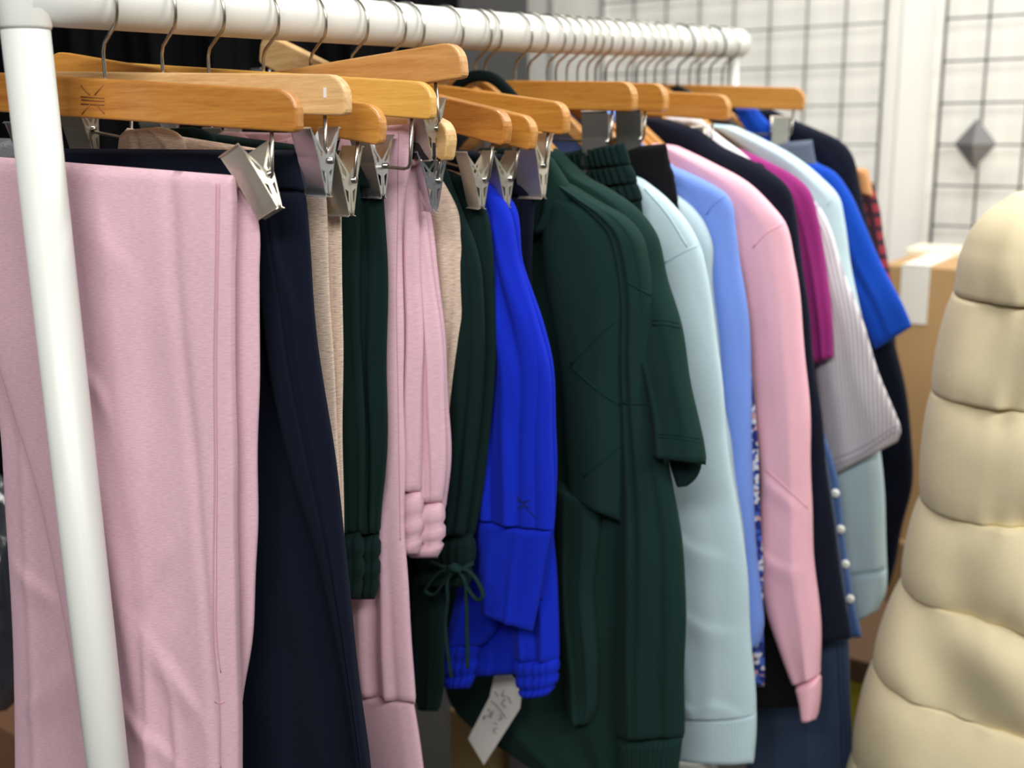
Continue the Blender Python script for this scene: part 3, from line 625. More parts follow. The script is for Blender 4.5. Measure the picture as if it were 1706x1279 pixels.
# --- royal blue trousers and royal blue shorts
pl = HG['H7']; g = garment('royal_blue_trousers', pl, 850, 1054, 'royal blue cropped trousers with a knee seam and a small embroidered mark', 'trousers')
bl = loft('leg', [(780, 302, 812, 304), (784, 331, 836, 331), (790, 444, 865, 444), (794, 538, 896, 538), (796, 600, 913, 600), (796, 716, 920, 716), (796, 800, 921, 800), (797, 862, 919, 884)], pl, M_BLUE, g, th=0.014, off=0.012, folds=3, amp=0.005, pleat=(2, 0.005, 1.2), seed=30, creases=[([(826, 345), (850, 440), (884, 535), (905, 600)], 0.008, 0.004), ([(815, 350), (826, 450), (850, 560), (868, 640)], 0.012, 0.004)], bot_r=0.003)
loft('shin', [(797, 858, 919, 880), (798, 900, 912, 915), (800, 960, 900, 985), (802, 1020, 886, 1054)], pl, M_BLUE, g, th=0.0125, off=0.012, folds=2, amp=0.003, seed=31)
loft('leg', [(790, 306, 818, 308), (800, 331, 848, 331), (806, 444, 873, 444), (810, 538, 903, 538), (810, 600, 919, 600), (812, 716, 925, 716), (815, 800, 926, 800), (820, 900, 921, 900), (830, 1000, 905, 1000)], pl, M_BLUE, g, th=0.012, off=-0.008, folds=3, amp=0.004, seed=32)
for pts in ([(861, 826), (872, 838), (880, 850)], [(884, 832), (872, 839), (862, 846)], [(861, 833), (869, 836), (878, 834)], [(866, 849), (873, 843), (883, 845)], [(880, 850), (893, 861), (897, 862)]):
    seam(bl, pts, 0.0007, fabric('navy_embroidery', (16, 28, 96)), 'embroidery', 3)
g = garment('royal_blue_shorts', pl, 850, 1160, 'royal blue shorts with gathered cuffs under the blue trousers', 'shorts')
loft('body', [(812, 640, 905, 640), (805, 760, 922, 760), (790, 900, 920, 900), (772, 1000, 900, 1000), (768, 1080, 880, 1080), (770, 1128, 872, 1122)], pl, M_BLUE, g, th=0.010, off=-0.040, folds=4, amp=0.004, seed=33)
loft('leg', [(786, 900, 850, 900), (764, 980, 846, 980), (746, 1060, 820, 1060), (742, 1075, 806, 1075)], pl, M_BLUE, g, th=0.014, off=-0.026, folds=3, amp=0.005, seed=34)
loft('hem_cuff', [(742, 1066, 806, 1066), (738, 1095, 798, 1095), (738, 1125, 792, 1125), (746, 1147, 782, 1147)], pl, M_BLUE, g, th=0.014, off=-0.024, folds=0, rib=(6, 0.002), bands=cb, seed=35, bot_r=0.01)
loft('leg', [(846, 880, 919, 880), (850, 980, 927, 980), (856, 1060, 929, 1060), (860, 1102, 929, 1102)], pl, M_BLUE, g, th=0.014, off=-0.024, folds=3, amp=0.006, seed=36)
loft('hem_cuff', [(860, 1094, 929, 1094), (860, 1120, 929, 1118), (864, 1142, 926, 1140), (874, 1160, 912, 1160)], pl, M_BLUE, g, th=0.016, off=-0.022, folds=0, rib=(6, 0.002), bands=cb, seed=37, bot_r=0.01)

# --- navy pleated trousers behind the blue
pl = HG['H8']; g = garment('pleated_navy_trousers', pl, 860, 1000, 'navy trousers with fine pleats between royal blue and forest green garments', 'trousers')
loft('waistband', [(745, 246, 878, 262), (745, 280, 886, 296), (750, 320, 889, 330)], pl, M_NAVY, g, th=0.013, folds=3, amp=0.004, seed=38)
loft('leg', [(760, 310, 889, 326), (790, 400, 888, 400), (800, 470, 887, 470), (815, 700, 886, 700), (830, 1000, 884, 1000)], pl, M_NAVY, g, th=0.011, folds=0, rib=(16, 0.0022), seed=39)

# --- forest green long sleeved sweatshirt
def body_fill(pl, mat, parent, rows, **k): return loft('body', rows, pl, mat, parent, **k)
pl = HG['S10']; g = garment('forest_sweatshirt', pl, 1000, 1300, 'dark forest green long sleeved sweatshirt with stitched panel, right of the royal blue', 'sweatshirt')
loft('body', [(740, 262, 912, 262), (735, 300, 945, 300), (735, 345, 975, 345), (740, 420, 1000, 420), (745, 600, 985, 600), (745, 780, 1045, 780), (750, 1000, 1045, 1000), (760, 1180, 1045, 1210), (900, 1285, 1050, 1310)], pl, M_FOREST, g, th=0.014, off=-0.012, folds=5, amp=0.006, fw=2.0, seed=40, p=4)
loft('hood', [(870, 262, 916, 258), (862, 290, 938, 290), (862, 330, 958, 326), (868, 372, 945, 350), (880, 400, 915, 385)], pl, M_FOREST, g, th=0.018, off=0.012, folds=2, amp=0.006, seed=41, p=2)
ch = loft('chest_panel', [(905, 318, 962, 336), (905, 365, 1002, 368), (905, 400, 1026, 400), (910, 460, 1043, 460), (925, 540, 1042, 540), (938, 640, 1040, 640), (944, 740, 1040, 740), (948, 800, 1038, 800), (952, 826, 1036, 872)], pl, M_FOREST, g, th=0.014, off=0.014, folds=2, amp=0.004, fw=2.0, seed=42, bot_r=0.01)
seam(ch, [(951, 607), (975, 585), (1002, 556), (1029, 533)], 0.0012, STITCH_G); seam(ch, [(951, 610), (975, 632), (1003, 655), (1033, 674)], 0.0014, STITCH_G)
seam(ch, [(953, 606), (985, 640), (1033, 678)], 0.0008, STITCH_G); seam(ch, [(972, 795), (1000, 772), (1034, 742)], 0.0013, STITCH_G)
seam(ch, [(958, 341), (990, 362), (1020, 392), (1036, 430)], 0.0012, STITCH_G)
loft('inner_sleeve', [(930, 800, 1005, 830), (930, 870, 1000, 880), (934, 980, 990, 980), (938, 1050, 994, 1050), (944, 1120, 997, 1120), (952, 1190, 990, 1190), (962, 1205, 980, 1205)], pl, M_FOREST, g, th=0.016, off=0.010, folds=2, amp=0.005, fw=2.0, seed=43)
sl = loft('sleeve', [(925, 300, 950, 306), (950, 322, 1000, 336), (985, 352, 1042, 362), (1015, 385, 1066, 392), (1030, 440, 1078, 440), (1036, 490, 1085, 490), (1037, 600, 1088, 600), (1037, 680, 1095, 680), (1036, 800, 1118, 800), (1034, 900, 1134, 900), (1030, 1000, 1141, 1000), (1027, 1120, 1141, 1120), (1028, 1228, 1137, 1228)], pl, M_FOREST, g, th=0.020, off=0.004, folds=3, amp=0.005, fw=2.0, seed=44, p=2.2)
seam(sl, [(1047, 472), (1062, 480), (1084, 492)], 0.0013, STITCH_G); seam(sl, [(1038, 671), (1060, 673), (1090, 672)], 0.0012, STITCH_G)
loft('cuff', [(1030, 1224, 1136, 1224), (1036, 1290, 1128, 1290), (1040, 1330, 1122, 1330)], pl, M_FOREST, g, th=0.018, off=0.004, folds=0, rib=(14, 0.0012), seed=45)
W = [pl.at(x, y, 0.004) for x, y in ((752, 160), (760, 146), (776, 132), (800, 126), (824, 132), (842, 148), (858, 166), (880, 190))]
tube('neckband', catmull(W, 24), 0.0055, fabric('dark_green_rib', (9, 24, 23), sheen=0.0), g, 10, flat=1.4)

# --- forest green short sleeved top
pl = HG['S11']; g = garment('forest_short_sleeve_top', pl, 1060, 800, 'dark green short sleeved top whose wide hemmed sleeve juts over the pale blue', 'top')
loft('body', [(800, 246, 925, 246), (800, 300, 985, 300), (800, 360, 1040, 360), (800, 500, 1040, 500), (800, 900, 1030, 900), (820, 1150, 1000, 1150)], pl, M_FOREST, g, th=0.012, off=-0.010, folds=4, amp=0.004, seed=46)
st = loft('sleeve', [(890, 246, 926, 247), (915, 275, 968, 290), (945, 305, 1018, 318), (975, 345, 1062, 350), (1000, 385, 1092, 388), (1020, 470, 1113, 470, 0.005), (1045, 545, 1134, 545, 0.015), (1075, 640, 1150, 640, 0.028), (1086, 700, 1163, 700, 0.034), (1088, 735, 1171, 738, 0.038), (1089, 762, 1176, 774, 0.040)], pl, M_FOREST, g, th=0.018, off=0.0, folds=2, amp=0.004, fw=2.0, seed=47, p=2.2)
seam(st, [(1087, 541), (1108, 540), (1133, 546)], 0.0014, STITCH_G); seam(st, [(1087, 534), (1108, 533), (1130, 538)], 0.0009, STITCH_G)
seam(st, [(1089, 722), (1125, 724), (1166, 730)], 0.0009, STITCH_G); seam(st, [(1089, 728), (1125, 730), (1168, 737)], 0.0007, STITCH_G)
loft('sleeve_lining', [(1110, 742, 1168, 752), (1118, 780, 1168, 782), (1125, 800, 1158, 800), (1130, 812, 1146, 810)], pl, M_GREEN, g, th=0.006, off=0.012, folds=1, amp=0.002, seed=48)

# --- green ribbed waistband shorts
pl = HG['H9']; g = garment('ribbed_green_shorts', pl, 1010, 500, 'dark green bottoms with a gathered elastic waistband held by two grey clips', 'shorts')
for k, rows in enumerate(([(870, 266, 1040, 237), (872, 282, 1046, 256), (876, 298, 1050, 275)], [(876, 296, 1050, 273), (880, 312, 1058, 290), (886, 330, 1061, 306)], [(886, 328, 1060, 304), (892, 345, 1066, 320), (900, 360, 1069, 334)])):
    loft('waistband', rows, pl, M_GREEN, g, th=0.015, folds=0, rib=(20, 0.006), seed=50+k, top_r=0.006, bot_r=0.006)
loft('body', [(900, 350, 1068, 330), (905, 400, 1076, 390), (910, 500, 1080, 500), (920, 700, 1082, 700)], pl, M_GREEN, g, th=0.012, folds=3, amp=0.004, seed=53)

# --- light blue sweatshirt
def sweat(key, name, label, mat, contour, hem=None, seams=(), th=0.020, seed=60, off=0.0, cat='sweatshirt', body=None, cuff=None, st=None, folds=2, amp=0.004, cr=None):
    pl = HG[key]; g = garment(name, pl, contour[-1][2], contour[-1][3], label, cat)
    if body: loft('body', body, pl, mat, g, th=0.012, off=off-0.014, folds=4, amp=0.004, seed=seed+1, p=4)
    s = loft('sleeve', contour, pl, mat, g, th=th, off=off, folds=folds, amp=amp*0.8, seed=seed, p=2.3, fw=2.4, wr=1.6, creases=cr)
    for q in seams: seam(s, q, 0.0013, st)
    if hem: loft('hem_band', hem, pl, mat, g, th=th*1.03, off=off, folds=0, rib=(26, 0.0007), seed=seed+2, top_r=0.002)
    if cuff: loft('cuff', cuff, pl, mat, g, th=th*0.95, off=off, folds=0, rib=(9, 0.001), seed=seed+3, top_r=0.002)
    return s
sweat('S13', 'pale_blue_sweatshirt', 'pale blue sweatshirt with a ribbed hem, right behind the dark green short sleeve', M_SKY,
      [(1010, 290, 1062, 294), (1010, 325, 1110, 330), (1020, 376, 1149, 376), (1030, 408, 1164, 408), (1035, 462, 1176, 462), (1045, 611, 1200, 611), (1055, 715, 1208, 715), (1080, 882, 1235, 882), (1100, 1032, 1249, 1032), (1118, 1130, 1255, 1130), (1124, 1194, 1258, 1192)],
      hem=[(1124, 1182, 1257, 1182), (1122, 1225, 1258, 1225), (1126, 1266, 1255, 1272)], seams=([(1164, 408), (1140, 419), (1106, 439)], [(1074, 314), (1110, 355), (1145, 411)]), seed=60, cr=[([(1130, 1150), (1165, 1175), (1200, 1165), (1250, 1188)], 0.01, 0.003), ([(1120, 870), (1160, 905), (1225, 930)], 0.016, 0.003), ([(1140, 1010), (1190, 1040), (1240, 1050)], 0.014, 0.003)], st=STITCH_L,
      body=[(850, 280, 1050, 290), (850, 400, 1120, 400), (860, 700, 1140, 700), (870, 1180, 1180, 1180)])
g = garment('black_trousers', HG['H10'], 1100, 900, 'black trousers with a wide stretch waistband hung above the pale blue shoulder', 'trousers')
loft('waistband', [(1000, 248, 1109, 239), (1002, 270, 1113, 262), (1004, 300, 1122, 292), (1008, 345, 1130, 340)], HG['H10'], M_BLACK, g, th=0.013, folds=0, bands=[(0.2, 0.002, 0.03), (0.4, 0.002, 0.03), (0.6, 0.002, 0.03), (0.8, 0.002, 0.03)], seed=64, wr=2)
loft('leg', [(1010, 330, 1129, 336), (1010, 500, 1142, 500), (1020, 900, 1150, 900)], HG['H10'], M_BLACK, g, th=0.011, folds=3, seed=65)
sweat('S15', 'grey_blue_sweatshirt', 'grey blue sweatshirt showing a thin edge behind the pale blue one', M_GREYB,
      [(1070, 310, 1100, 312), (1080, 325, 1134, 330), (1090, 361, 1166, 361), (1100, 400, 1184, 402), (1110, 462, 1187, 462), (1120, 572, 1196, 572), (1130, 689, 1207, 689), (1140, 760, 1216, 745), (1150, 900, 1238, 900), (1160, 1100, 1250, 1100)], seed=66, st=STITCH_L)
s = sweat('S16', 'periwinkle_sweatshirt', 'periwinkle blue sweatshirt between grey blue and rose pink ones', M_PERI,
      [(1060, 270, 1120, 277), (1070, 298, 1166, 298), (1085, 325, 1209, 325), (1110, 384, 1226, 384), (1125, 440, 1234, 440), (1140, 517, 1244, 517), (1155, 648, 1251, 648), (1165, 740, 1252, 740), (1175, 868, 1255, 868), (1195, 1000, 1268, 1000), (1210, 1046, 1270, 1046), (1225, 1078, 1262, 1078)], seed=70,
      seams=([(1208, 326), (1190, 340), (1177, 357)],), st=fabric('periwinkle_stitching', (104, 136, 214)),
      body=[(900, 182, 1030, 184), (900, 215, 1050, 220), (900, 270, 1120, 276), (905, 400, 1200, 400), (905, 900, 1215, 900), (910, 1060, 1215, 1060)])
g = garment('floral_dress', HG['SF'], 1260, 1140, 'blue and white floral print garment peeking out beside the periwinkle sleeve', 'dress')
loft('body', [(980, 290, 1120, 300), (990, 400, 1215, 400), (1000, 600, 1250, 600), (1010, 740, 1262, 740), (1030, 930, 1270, 930), (1060, 1060, 1272, 1060), (1080, 1143, 1273, 1143)], HG['SF'], M_FLOR, g, th=0.010, folds=4, seed=75)
sweat('S17', 'rose_pink_sweatshirt', 'rose pink sweatshirt with a long drooping sleeve and narrow cuff', M_ROSE,
      [(1085, 238, 1118, 241), (1100, 268, 1184, 270), (1120, 302, 1243, 302), (1150, 343, 1284, 343), (1185, 373, 1307, 373), (1222, 440, 1324, 440), (1242, 546, 1336, 546), (1254, 668, 1346, 668), (1268, 783, 1350, 790), (1266, 925, 1355, 925), (1273, 994, 1361, 994), (1303, 1088, 1367, 1082), (1324, 1142, 1366, 1126)],
      seams=([(1306, 372), (1280, 386), (1255, 412)], [(1278, 783), (1310, 812), (1345, 846)]), seed=80, cr=[([(1268, 910), (1305, 935), (1350, 945)], 0.012, 0.003), ([(1275, 790), (1310, 815), (1346, 850)], 0.01, 0.003)], st=fabric('rose_stitching', (232, 172, 188)), th=0.022,
      body=[(960, 250, 1110, 255), (970, 330, 1225, 340), (980, 500, 1258, 500), (990, 650, 1273, 650), (990, 780, 1266, 780), (990, 900, 1255, 900)],
      cuff=[(1327, 1140, 1366, 1124), (1334, 1165, 1364, 1160), (1340, 1198, 1359, 1198)])
g = garment('black_dress', HG['SB'], 1300, 1180, 'long black garment hem under the rose pink sleeve', 'dress')
loft('body', [(1010, 300, 1120, 300), (1020, 500, 1240, 500), (1040, 800, 1275, 800), (1060, 1000, 1330, 1000), (1070, 1090, 1345, 1090), (1080, 1182, 1348, 1178)], HG['SB'], M_BLACK, g, th=0.010, folds=4, seed=85)
sweat('S18', 'navy_tshirt', 'dark navy top between the rose pink sweatshirt and magenta top', M_INK,
      [(1055, 194, 1100, 196), (1070, 215, 1160, 216), (1090, 240, 1205, 246), (1110, 262, 1245, 264), (1140, 284, 1280, 284), (1180, 314, 1312, 314), (1210, 360, 1325, 360), (1240, 465, 1340, 465), (1255, 607, 1357, 607), (1265, 700, 1368, 700), (1280, 847, 1384, 847), (1300, 994, 1406, 994), (1310, 1072, 1418, 1064)], seed=90,
      body=[(1000, 200, 1090, 205), (1000, 400, 1260, 400), (1010, 700, 1300, 700), (1020, 1060, 1350, 1068)])
g = garment('navy_cargo_trousers', HG['H11'], 1260, 700, 'dark navy trousers with a flat waist corner, clipped behind the rose pink shoulder', 'trousers')
loft('waistband', [(1120, 250, 1222, 268), (1126, 272, 1272, 275), (1130, 310, 1278, 316)], HG['H11'], M_INK, g, th=0.010, folds=1, seed=94)
loft('leg', [(1130, 300, 1277, 308), (1140, 500, 1290, 500), (1150, 700, 1300, 700)], HG['H11'], M_INK, g, th=0.010, folds=2, seed=95)
g = garment('denim_jeans', Plane(rail_pt(1036)-np.array([0, 0, .1]), A_PERP), 1340, 1279, 'indigo denim jeans hanging lowest behind the rose pink cuff', 'jeans')
dj = loft('leg', [(1150, 600, 1340, 600), (1200, 900, 1398, 900), (1235, 1060, 1412, 1060), (1245, 1279, 1420, 1279), (1250, 1650, 1425, 1650)], Plane(rail_pt(1036)-np.array([0, 0, .1]), A_PERP), M_DENIM, g, th=0.011, folds=2, amp=0.003, seed=96, p=4)
seam(dj, [(1395, 1070), (1400, 1170), (1403, 1279)], 0.0012, fabric('dark_denim_seam', (30, 42, 62))); seam(dj, [(1402, 1070), (1407, 1170), (1410, 1279)], 0.0009, fabric('dark_denim_seam', (30, 42, 62)))
g = garment('white_top', HG['SW'], 1180, 500, 'white top showing only its collar above the navy shoulder', 'top')
loft('body', [(1110, 194, 1166, 196), (1120, 222, 1200, 226), (1140, 250, 1238, 256), (1160, 300, 1280, 300), (1170, 500, 1300, 500)], HG['SW'], M_WHITE, g, th=0.012, folds=2, seed=97)
g = garment('denim_blue_shirt', HG['SS'], 1420, 1060, 'denim blue shirt edge with a row of white buttons', 'shirt')
sh = loft('body', [(1140, 280, 1260, 280), (1160, 400, 1305, 400), (1180, 600, 1340, 600), (1190, 710, 1368, 710), (1200, 800, 1395, 800), (1220, 945, 1412, 945), (1235, 1064, 1436, 1062)], HG['SS'], M_SHIRT, g, th=0.010, folds=2, amp=0.003, seed=98, p=5)
for (x, y) in ((1391, 822), (1400, 882), (1408, 940), (1416, 998)):
    c = HG['SS'].at(x, y, 0.011); n = HG['SS'].n
    V, F = tube_vf([c-n*0.003, c+n*0.001, c+n*0.002], [0.0068, 0.0068, 0.004], 14); mesh('button', V, F, plain('pearl_button', (235, 235, 228), 0.4), g)
sweat('S19', 'magenta_top', 'magenta short sleeved top with a narrow drooping sleeve', M_MAG,
      [(1190, 243, 1230, 247), (1210, 265, 1272, 265), (1240, 294, 1325, 294), (1275, 318, 1348, 318), (1298, 363, 1361, 363), (1318, 424, 1373, 424), (1338, 526, 1385, 526), (1348, 575, 1388, 578), (1352, 608, 1390, 596)], seed=100, cat='top', th=0.016, amp=0.006,
      body=[(1110, 250, 1220, 250), (1120, 350, 1330, 360), (1130, 500, 1345, 500), (1140, 800, 1350, 800)])
s = sweat('S21', 'striped_top', 'white and lavender pinstriped top with a wide flared sleeve', M_STRIPE,
      [(1290, 318, 1345, 322), (1300, 345, 1366, 348), (1315, 380, 1383, 382), (1332, 448, 1405, 448), (1350, 530, 1434, 530), (1360, 627, 1466, 627), (1366, 690, 1488, 682), (1372, 745, 1501, 716), (1380, 796, 1496, 736)], seed=105, cat='top', th=0.016,
      seams=([(1376, 770), (1430, 748), (1496, 706)], [(1378, 780), (1435, 756), (1498, 714)]), st=fabric('lavender_stitching', (168, 160, 172)),
      body=[(1150, 300, 1290, 310), (1160, 450, 1360, 460), (1170, 700, 1375, 700), (1180, 900, 1375, 900)])
sweat('S20', 'far_pale_blue_sweatshirt', 'pale blue sweatshirt behind the striped sleeve, with its own cuffed sleeve below', M_SKY,
      [(1180, 206, 1218, 209), (1215, 229, 1264, 229), (1255, 261, 1325, 261), (1288, 294, 1366, 294), (1308, 328, 1396, 328), (1318, 367, 1405, 367), (1330, 440, 1417, 440), (1345, 505, 1430, 505), (1362, 640, 1452, 640), (1378, 753, 1466, 753), (1393, 886, 1475, 886), (1403, 960, 1478, 950)], seed=110, st=STITCH_L,
      seams=([(1396, 328), (1386, 333), (1377, 343)],), cuff=[(1403, 955, 1478, 944), (1410, 990, 1476, 985), (1420, 1040, 1462, 1016)],
      body=[(1120, 215, 1210, 215), (1130, 320, 1340, 330), (1140, 600, 1370, 600), (1150, 1000, 1400, 1000)])
g = garment('slate_skirt', HG['H12'], 1330, 400, 'slate grey garment with a flat waistband clipped to the farthest hanger', 'skirt')
loft('waistband', [(1230, 244, 1354, 233), (1240, 262, 1358, 258), (1244, 284, 1363, 284)], HG['H12'], M_GREYW, g, th=0.009, folds=1, seed=115)
loft('body', [(1245, 280, 1363, 280), (1250, 400, 1370, 400), (1260, 600, 1375, 600)], HG['H12'], M_GREYW, g, th=0.009, folds=2, seed=116)
sweat('S22', 'bright_blue_top', 'bright blue top with a wide square short sleeve', M_BRIGHT,
      [(1225, 178, 1258, 180), (1235, 205, 1285, 210), (1260, 238, 1325, 244), (1300, 268, 1361, 271), (1325, 286, 1390, 287), (1342, 318, 1413, 318), (1362, 371, 1438, 371), (1392, 440, 1470, 440), (1425, 505, 1503, 505), (1442, 545, 1514, 532), (1458, 583, 1518, 544)], seed=120, cat='top', th=0.015,
      body=[(1150, 215, 1250, 215), (1160, 300, 1380, 300), (1170, 500, 1410, 500), (1180, 850, 1420, 850)])
sweat('S23', 'black_navy_jacket', 'black navy long sleeved jacket at the far end beside the cardboard box', M_INK,
      [(1235, 182, 1285, 182), (1250, 196, 1316, 197), (1275, 212, 1356, 213), (1310, 234, 1402, 237), (1340, 262, 1419, 262), (1360, 300, 1429, 300), (1385, 380, 1449, 380), (1410, 470, 1468, 470), (1430, 566, 1490, 566), (1440, 648, 1507, 648), (1446, 733, 1519, 733), (1448, 800, 1519, 800), (1446, 896, 1500, 896), (1446, 976, 1480, 976)], seed=125, th=0.020,
      body=[(1180, 190, 1260, 190), (1190, 300, 1400, 300), (1200, 600, 1440, 600), (1210, 950, 1450, 950)], cat='jacket')
g = garment('red_plaid_shirt', HG['S24'], 1465, 700, 'red plaid shirt edge at the far end of the rail', 'shirt')
loft('sleeve', [(1380, 270, 1420, 272), (1400, 300, 1450, 302), (1415, 340, 1464, 342), (1425, 400, 1474, 400), (1432, 450, 1482, 450), (1440, 700, 1495, 700)], HG['S24'], M_PLAID, g, th=0.015, folds=2, seed=130)
loft('collar', [(1425, 279, 1444, 281), (1428, 300, 1450, 304), (1434, 324, 1454, 328)], HG['S24'], fabric('tan_lining', (206, 150, 100)), g, th=0.010, off=0.012, folds=0, seed=131)
# glitter garment at the very left
pl = HG['H5']; g = garment('silver_glitter_top', pl, -40, 400, 'silver glitter cloth edge left of the white post', 'top')
loft('body', [(-200, 222, 26, 231), (-210, 260, 30, 262), (-210, 400, 30, 400), (-200, 560, 0, 560)], pl, M_GLIT, g, th=0.010, folds=2, seed=135, off=0.01)

# --- handwritten price tag
pl = HG['H8']; g = garment('price_tag', pl, 830, 1270, 'handwritten white paper tag hanging under the blue shorts', 'tag')
op = [(823, 1126), (848, 1121), (858, 1133), (868, 1160), (866, 1180), (806, 1274), (780, 1230), (816, 1160)]
Vt = [pl.at(x, y, -0.012) for x, y in op]; Vt += [p-pl.n*0.0008 for p in Vt]; n = len(op)
mesh('card', Vt, [tuple(range(n)), tuple(range(2*n-1, n-1, -1))]+[(i, i+n, (i+1) % n+n, (i+1) % n) for i in range(n)], PAPER, g, False)
for pts in ([(818, 1168), (826, 1174), (834, 1184), (842, 1196)], [(842, 1164), (836, 1172), (843, 1178)], [(846, 1160), (852, 1172)], [(812, 1180), (818, 1188), (812, 1194)], [(804, 1196), (808, 1192), (806, 1199)], [(822, 1184), (817, 1196)], [(832, 1190), (836, 1197), (830, 1199)], [(823, 1204), (827, 1206)], [(828, 1212), (822, 1216), (826, 1222)], [(824, 1152), (830, 1160)], [(840, 1150), (836, 1158), (842, 1160)]):
    tube('pen_stroke', catmull([pl.at(x, y, -0.0115) for x, y in pts], 8), 0.0006, INK, g, 5)
tube('string', catmull([pl.at(x, y, -0.012) for x, y in ((838, 1130), (836, 1110), (840, 1060), (850, 900))], 16), 0.0006, PAPER, g, 5)

# ------------------------------------------------------------------ cream puffer coat on the right
CREAM = fabric('cream_nylon', (234, 220, 180), rough=0.6, weave=0.3, sheen=0.1)
pl = Plane(at_y(1640, 700, 1.52), 0.35)
g = garment('puffer_coat', pl, 1640, 1500, 'cream quilted puffer coat with fat baffles in front of the cardboard box', 'coat')
edge = [(1690, 326), (1588, 488), (1553, 648), (1534, 826), (1503, 965), (1455, 1100), (1421, 1252), (1400, 1400)]
right = [(1900, 300), (2060, 500), (2080, 655), (2090, 850), (2095, 1040), (2090, 1250), (2090, 1440), (2090, 1620)]
for k in range(7):
    (x0, y0), (x1, y1) = edge[k], edge[k+1]; (X0, Y0), (X1, Y1) = right[k], right[k+1]; rows = []
    for q in np.linspace(-0.03, 1.03, 11):
        s_ = max(0, 1-min(1, abs(2*q-1))**2.4)**0.75
        xl, yl = x0+(x1-x0)*q - 9*s_, y0+(y1-y0)*q
        if k == 0: xl = float(np.interp(yl, (326, 345, 380, 430, 488), (1690, 1652, 1618, 1596, 1588)))
        rows.append((xl, yl, X0+(X1-X0)*q + 9*s_, Y0+(Y1-Y0)*q, 0.0, (0.87 if k else 0.32+0.55*max(0, q)**0.5)+0.13*s_))
    loft('baffle', rows, pl, CREAM, g, th=0.150, p=2.3, folds=5, amp=0.006, seed=140+k, top_r=0.003, bot_r=0.003, ns=90, wr=11, grow=1.0, pucker=(8, 0.0034), wob=2.0, fw=1.6)

# ------------------------------------------------------------------ boxes and floor clutter
def wframe_box(name, P, wdt, dep, hgt, mat, label, cat, group=None):
    """box square to the wall: P = front top left corner"""
    g = empty(name, (P[0], P[1], P[2]-hgt), label, cat, group)
    P = np.asarray(P); B = -WN
    Vb = [P+WD*wdt*i+B*dep*j-np.array([0, 0, hgt*(1-k)]) for k in (0, 1) for j in (0, 1) for i in (0, 1)]
    bevel(mesh('body', Vb, [(0, 2, 3, 1), (4, 5, 7, 6), (0, 1, 5, 4), (2, 6, 7, 3), (0, 4, 6, 2), (1, 3, 7, 5)], mat, g, False), 0.004)
    return g
P = at_y(1472, 440, 2.42); bx = wframe_box('cardboard_box', P, 0.55, 0.33, 0.62, CARD, 'tall brown cardboard box with white tape, left of the puffer coat', 'box')
def strip(u0, u1, z0, z1, mat, name='tape', top=0.0):
    Vs = [P+WD*u+WN*o+np.array([0, 0, z]) for z in (z0, z1) for o in (0.001, 0.0022) for u in (u0, u1)]
    mesh(name, Vs, [(0, 2, 3, 1), (4, 5, 7, 6), (0, 1, 5, 4), (2, 6, 7, 3), (0, 4, 6, 2), (1, 3, 7, 5)], mat, bx, False)
TAPE = plain('white_tape', (232, 228, 218), 0.5)
strip(0.040, 0.100, -0.125, 0.0, TAPE)
Vs = [P+WD*u-WN*o+np.array([0, 0, z]) for z in (0.001, 0.0025) for o in (0.0, 0.33) for u in (0.040, 0.100)]
mesh('tape', Vs, [(0, 2, 3, 1), (4, 5, 7, 6), (0, 1, 5, 4), (2, 6, 7, 3), (0, 4, 6, 2), (1, 3, 7, 5)], TAPE, bx, False)
Vs = [P+WD*u-WN*o+np.array([0, 0, z]) for z in (0.0005, 0.012) for o in (0.20, 0.33) for u in (-0.01, 0.56)]
mesh('top_flap', Vs, [(0, 2, 3, 1), (4, 5, 7, 6), (0, 1, 5, 4), (2, 6, 7, 3), (0, 4, 6, 2), (1, 3, 7, 5)], plain('pale_card', (238, 228, 204), 0.85), bx, False)
P0 = P-np.array([0, 0, 0.62]); wframe_box('cardboard_box', P0-WD*0.08+WN*0.03, 0.60, 0.36, P0[2], plain('cardboard_dark', (150, 116, 78), 0.85, scale=14), 'darker cardboard box under the tall taped one', 'box')
Py = at_y(1405, 1090, 2.12); wframe_box('yellow_crate', Py, 0.16, 0.2, Py[2], plain('yellow_card', (214, 196, 40), 0.6), 'yellow box on the floor beside the jeans', 'box')
Pw = at_y(1380, 1062, 2.05); wframe_box('wooden_plank', Pw+WN*0.06, 0.30, 0.30, 0.05, plain('dark_plank', (96, 70, 46), 0.7), 'brown wooden plank lying above the yellow box', 'plank')
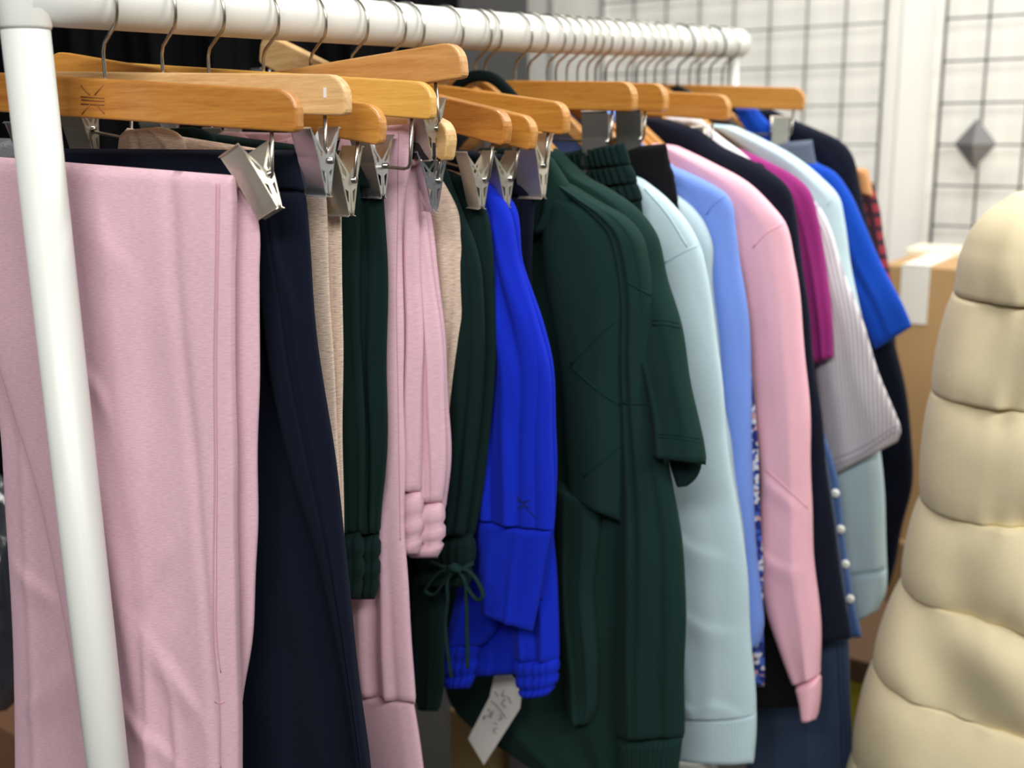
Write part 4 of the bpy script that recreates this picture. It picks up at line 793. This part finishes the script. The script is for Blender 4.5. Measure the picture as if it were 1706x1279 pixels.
# clutter under the middle of the rack
Pm = at_y(748, 1180, 2.0); wframe_box('carton', Pm, 0.10, 0.2, Pm[2], plain('carton_tan', (178, 146, 96), 0.85), 'tan carton on the floor under the price tag', 'box')
Pg = at_y(845, 1190, 1.95); wframe_box('grey_carton', Pg, 0.13, 0.3, Pg[2], plain('grey_board', (132, 130, 128), 0.8), 'grey carton on the floor behind the green sweatshirt hem', 'box')
def lumps(name, c, r, mat, label, cat, seed):
    rng = random.Random(seed); n, m_ = 40, 24; Vv = []; Ff = []
    ph = [rng.uniform(0, 6.3) for _ in range(8)]
    for i in range(m_+1):
        th = math.pi*i/m_
        for j in range(n):
            f = 2*math.pi*j/n; d = np.array([math.sin(th)*math.cos(f), math.sin(th)*math.sin(f), math.cos(th)])
            k = 1+0.10*math.sin(5*f+ph[0]+2*th)+0.08*math.sin(7*th+ph[1]+3*f)+0.05*math.sin(13*f+ph[2]-4*th)+0.04*math.sin(17*th+ph[3]+9*f)
            q = d*np.array(r)*k; q[2] = max(q[2], -r[2]*0.8); Vv.append(np.array(c)+q)
    for i in range(m_):
        for j in range(n): Ff.append((i*n+j, (i+1)*n+j, (i+1)*n+(j+1) % n, i*n+(j+1) % n))
    return tag(mesh(name, Vv, Ff, mat), label, cat)
BAG = plain('grey_film', (52, 54, 60), 0.18, spec=0.8, scale=40, bump=0.5, var=0.2)
q = at_y(-12, 930, 1.62); lumps('plastic_bag', (q[0], q[1], q[2]-0.12), (0.10, 0.12, 0.22), BAG, 'crumpled clear plastic bag behind the pink trousers at the left edge', 'bag', 5)
q = at_y(-20, 1120, 1.70); lumps('dark_bag', (q[0], q[1], q[2]-0.18), (0.14, 0.14, 0.2), plain('dark_film', (44, 44, 56), 0.25, scale=40, bump=0.5), 'dark wrapped bundle under the plastic bag at the left edge', 'bag', 8)
Pl = at_y(-60, 1180, 1.5); wframe_box('stock_carton', Pl, 0.16, 0.25, Pl[2], plain('carton_brown', (120, 84, 58), 0.85), 'brown carton on the floor at the left edge below the dark bundle', 'box')
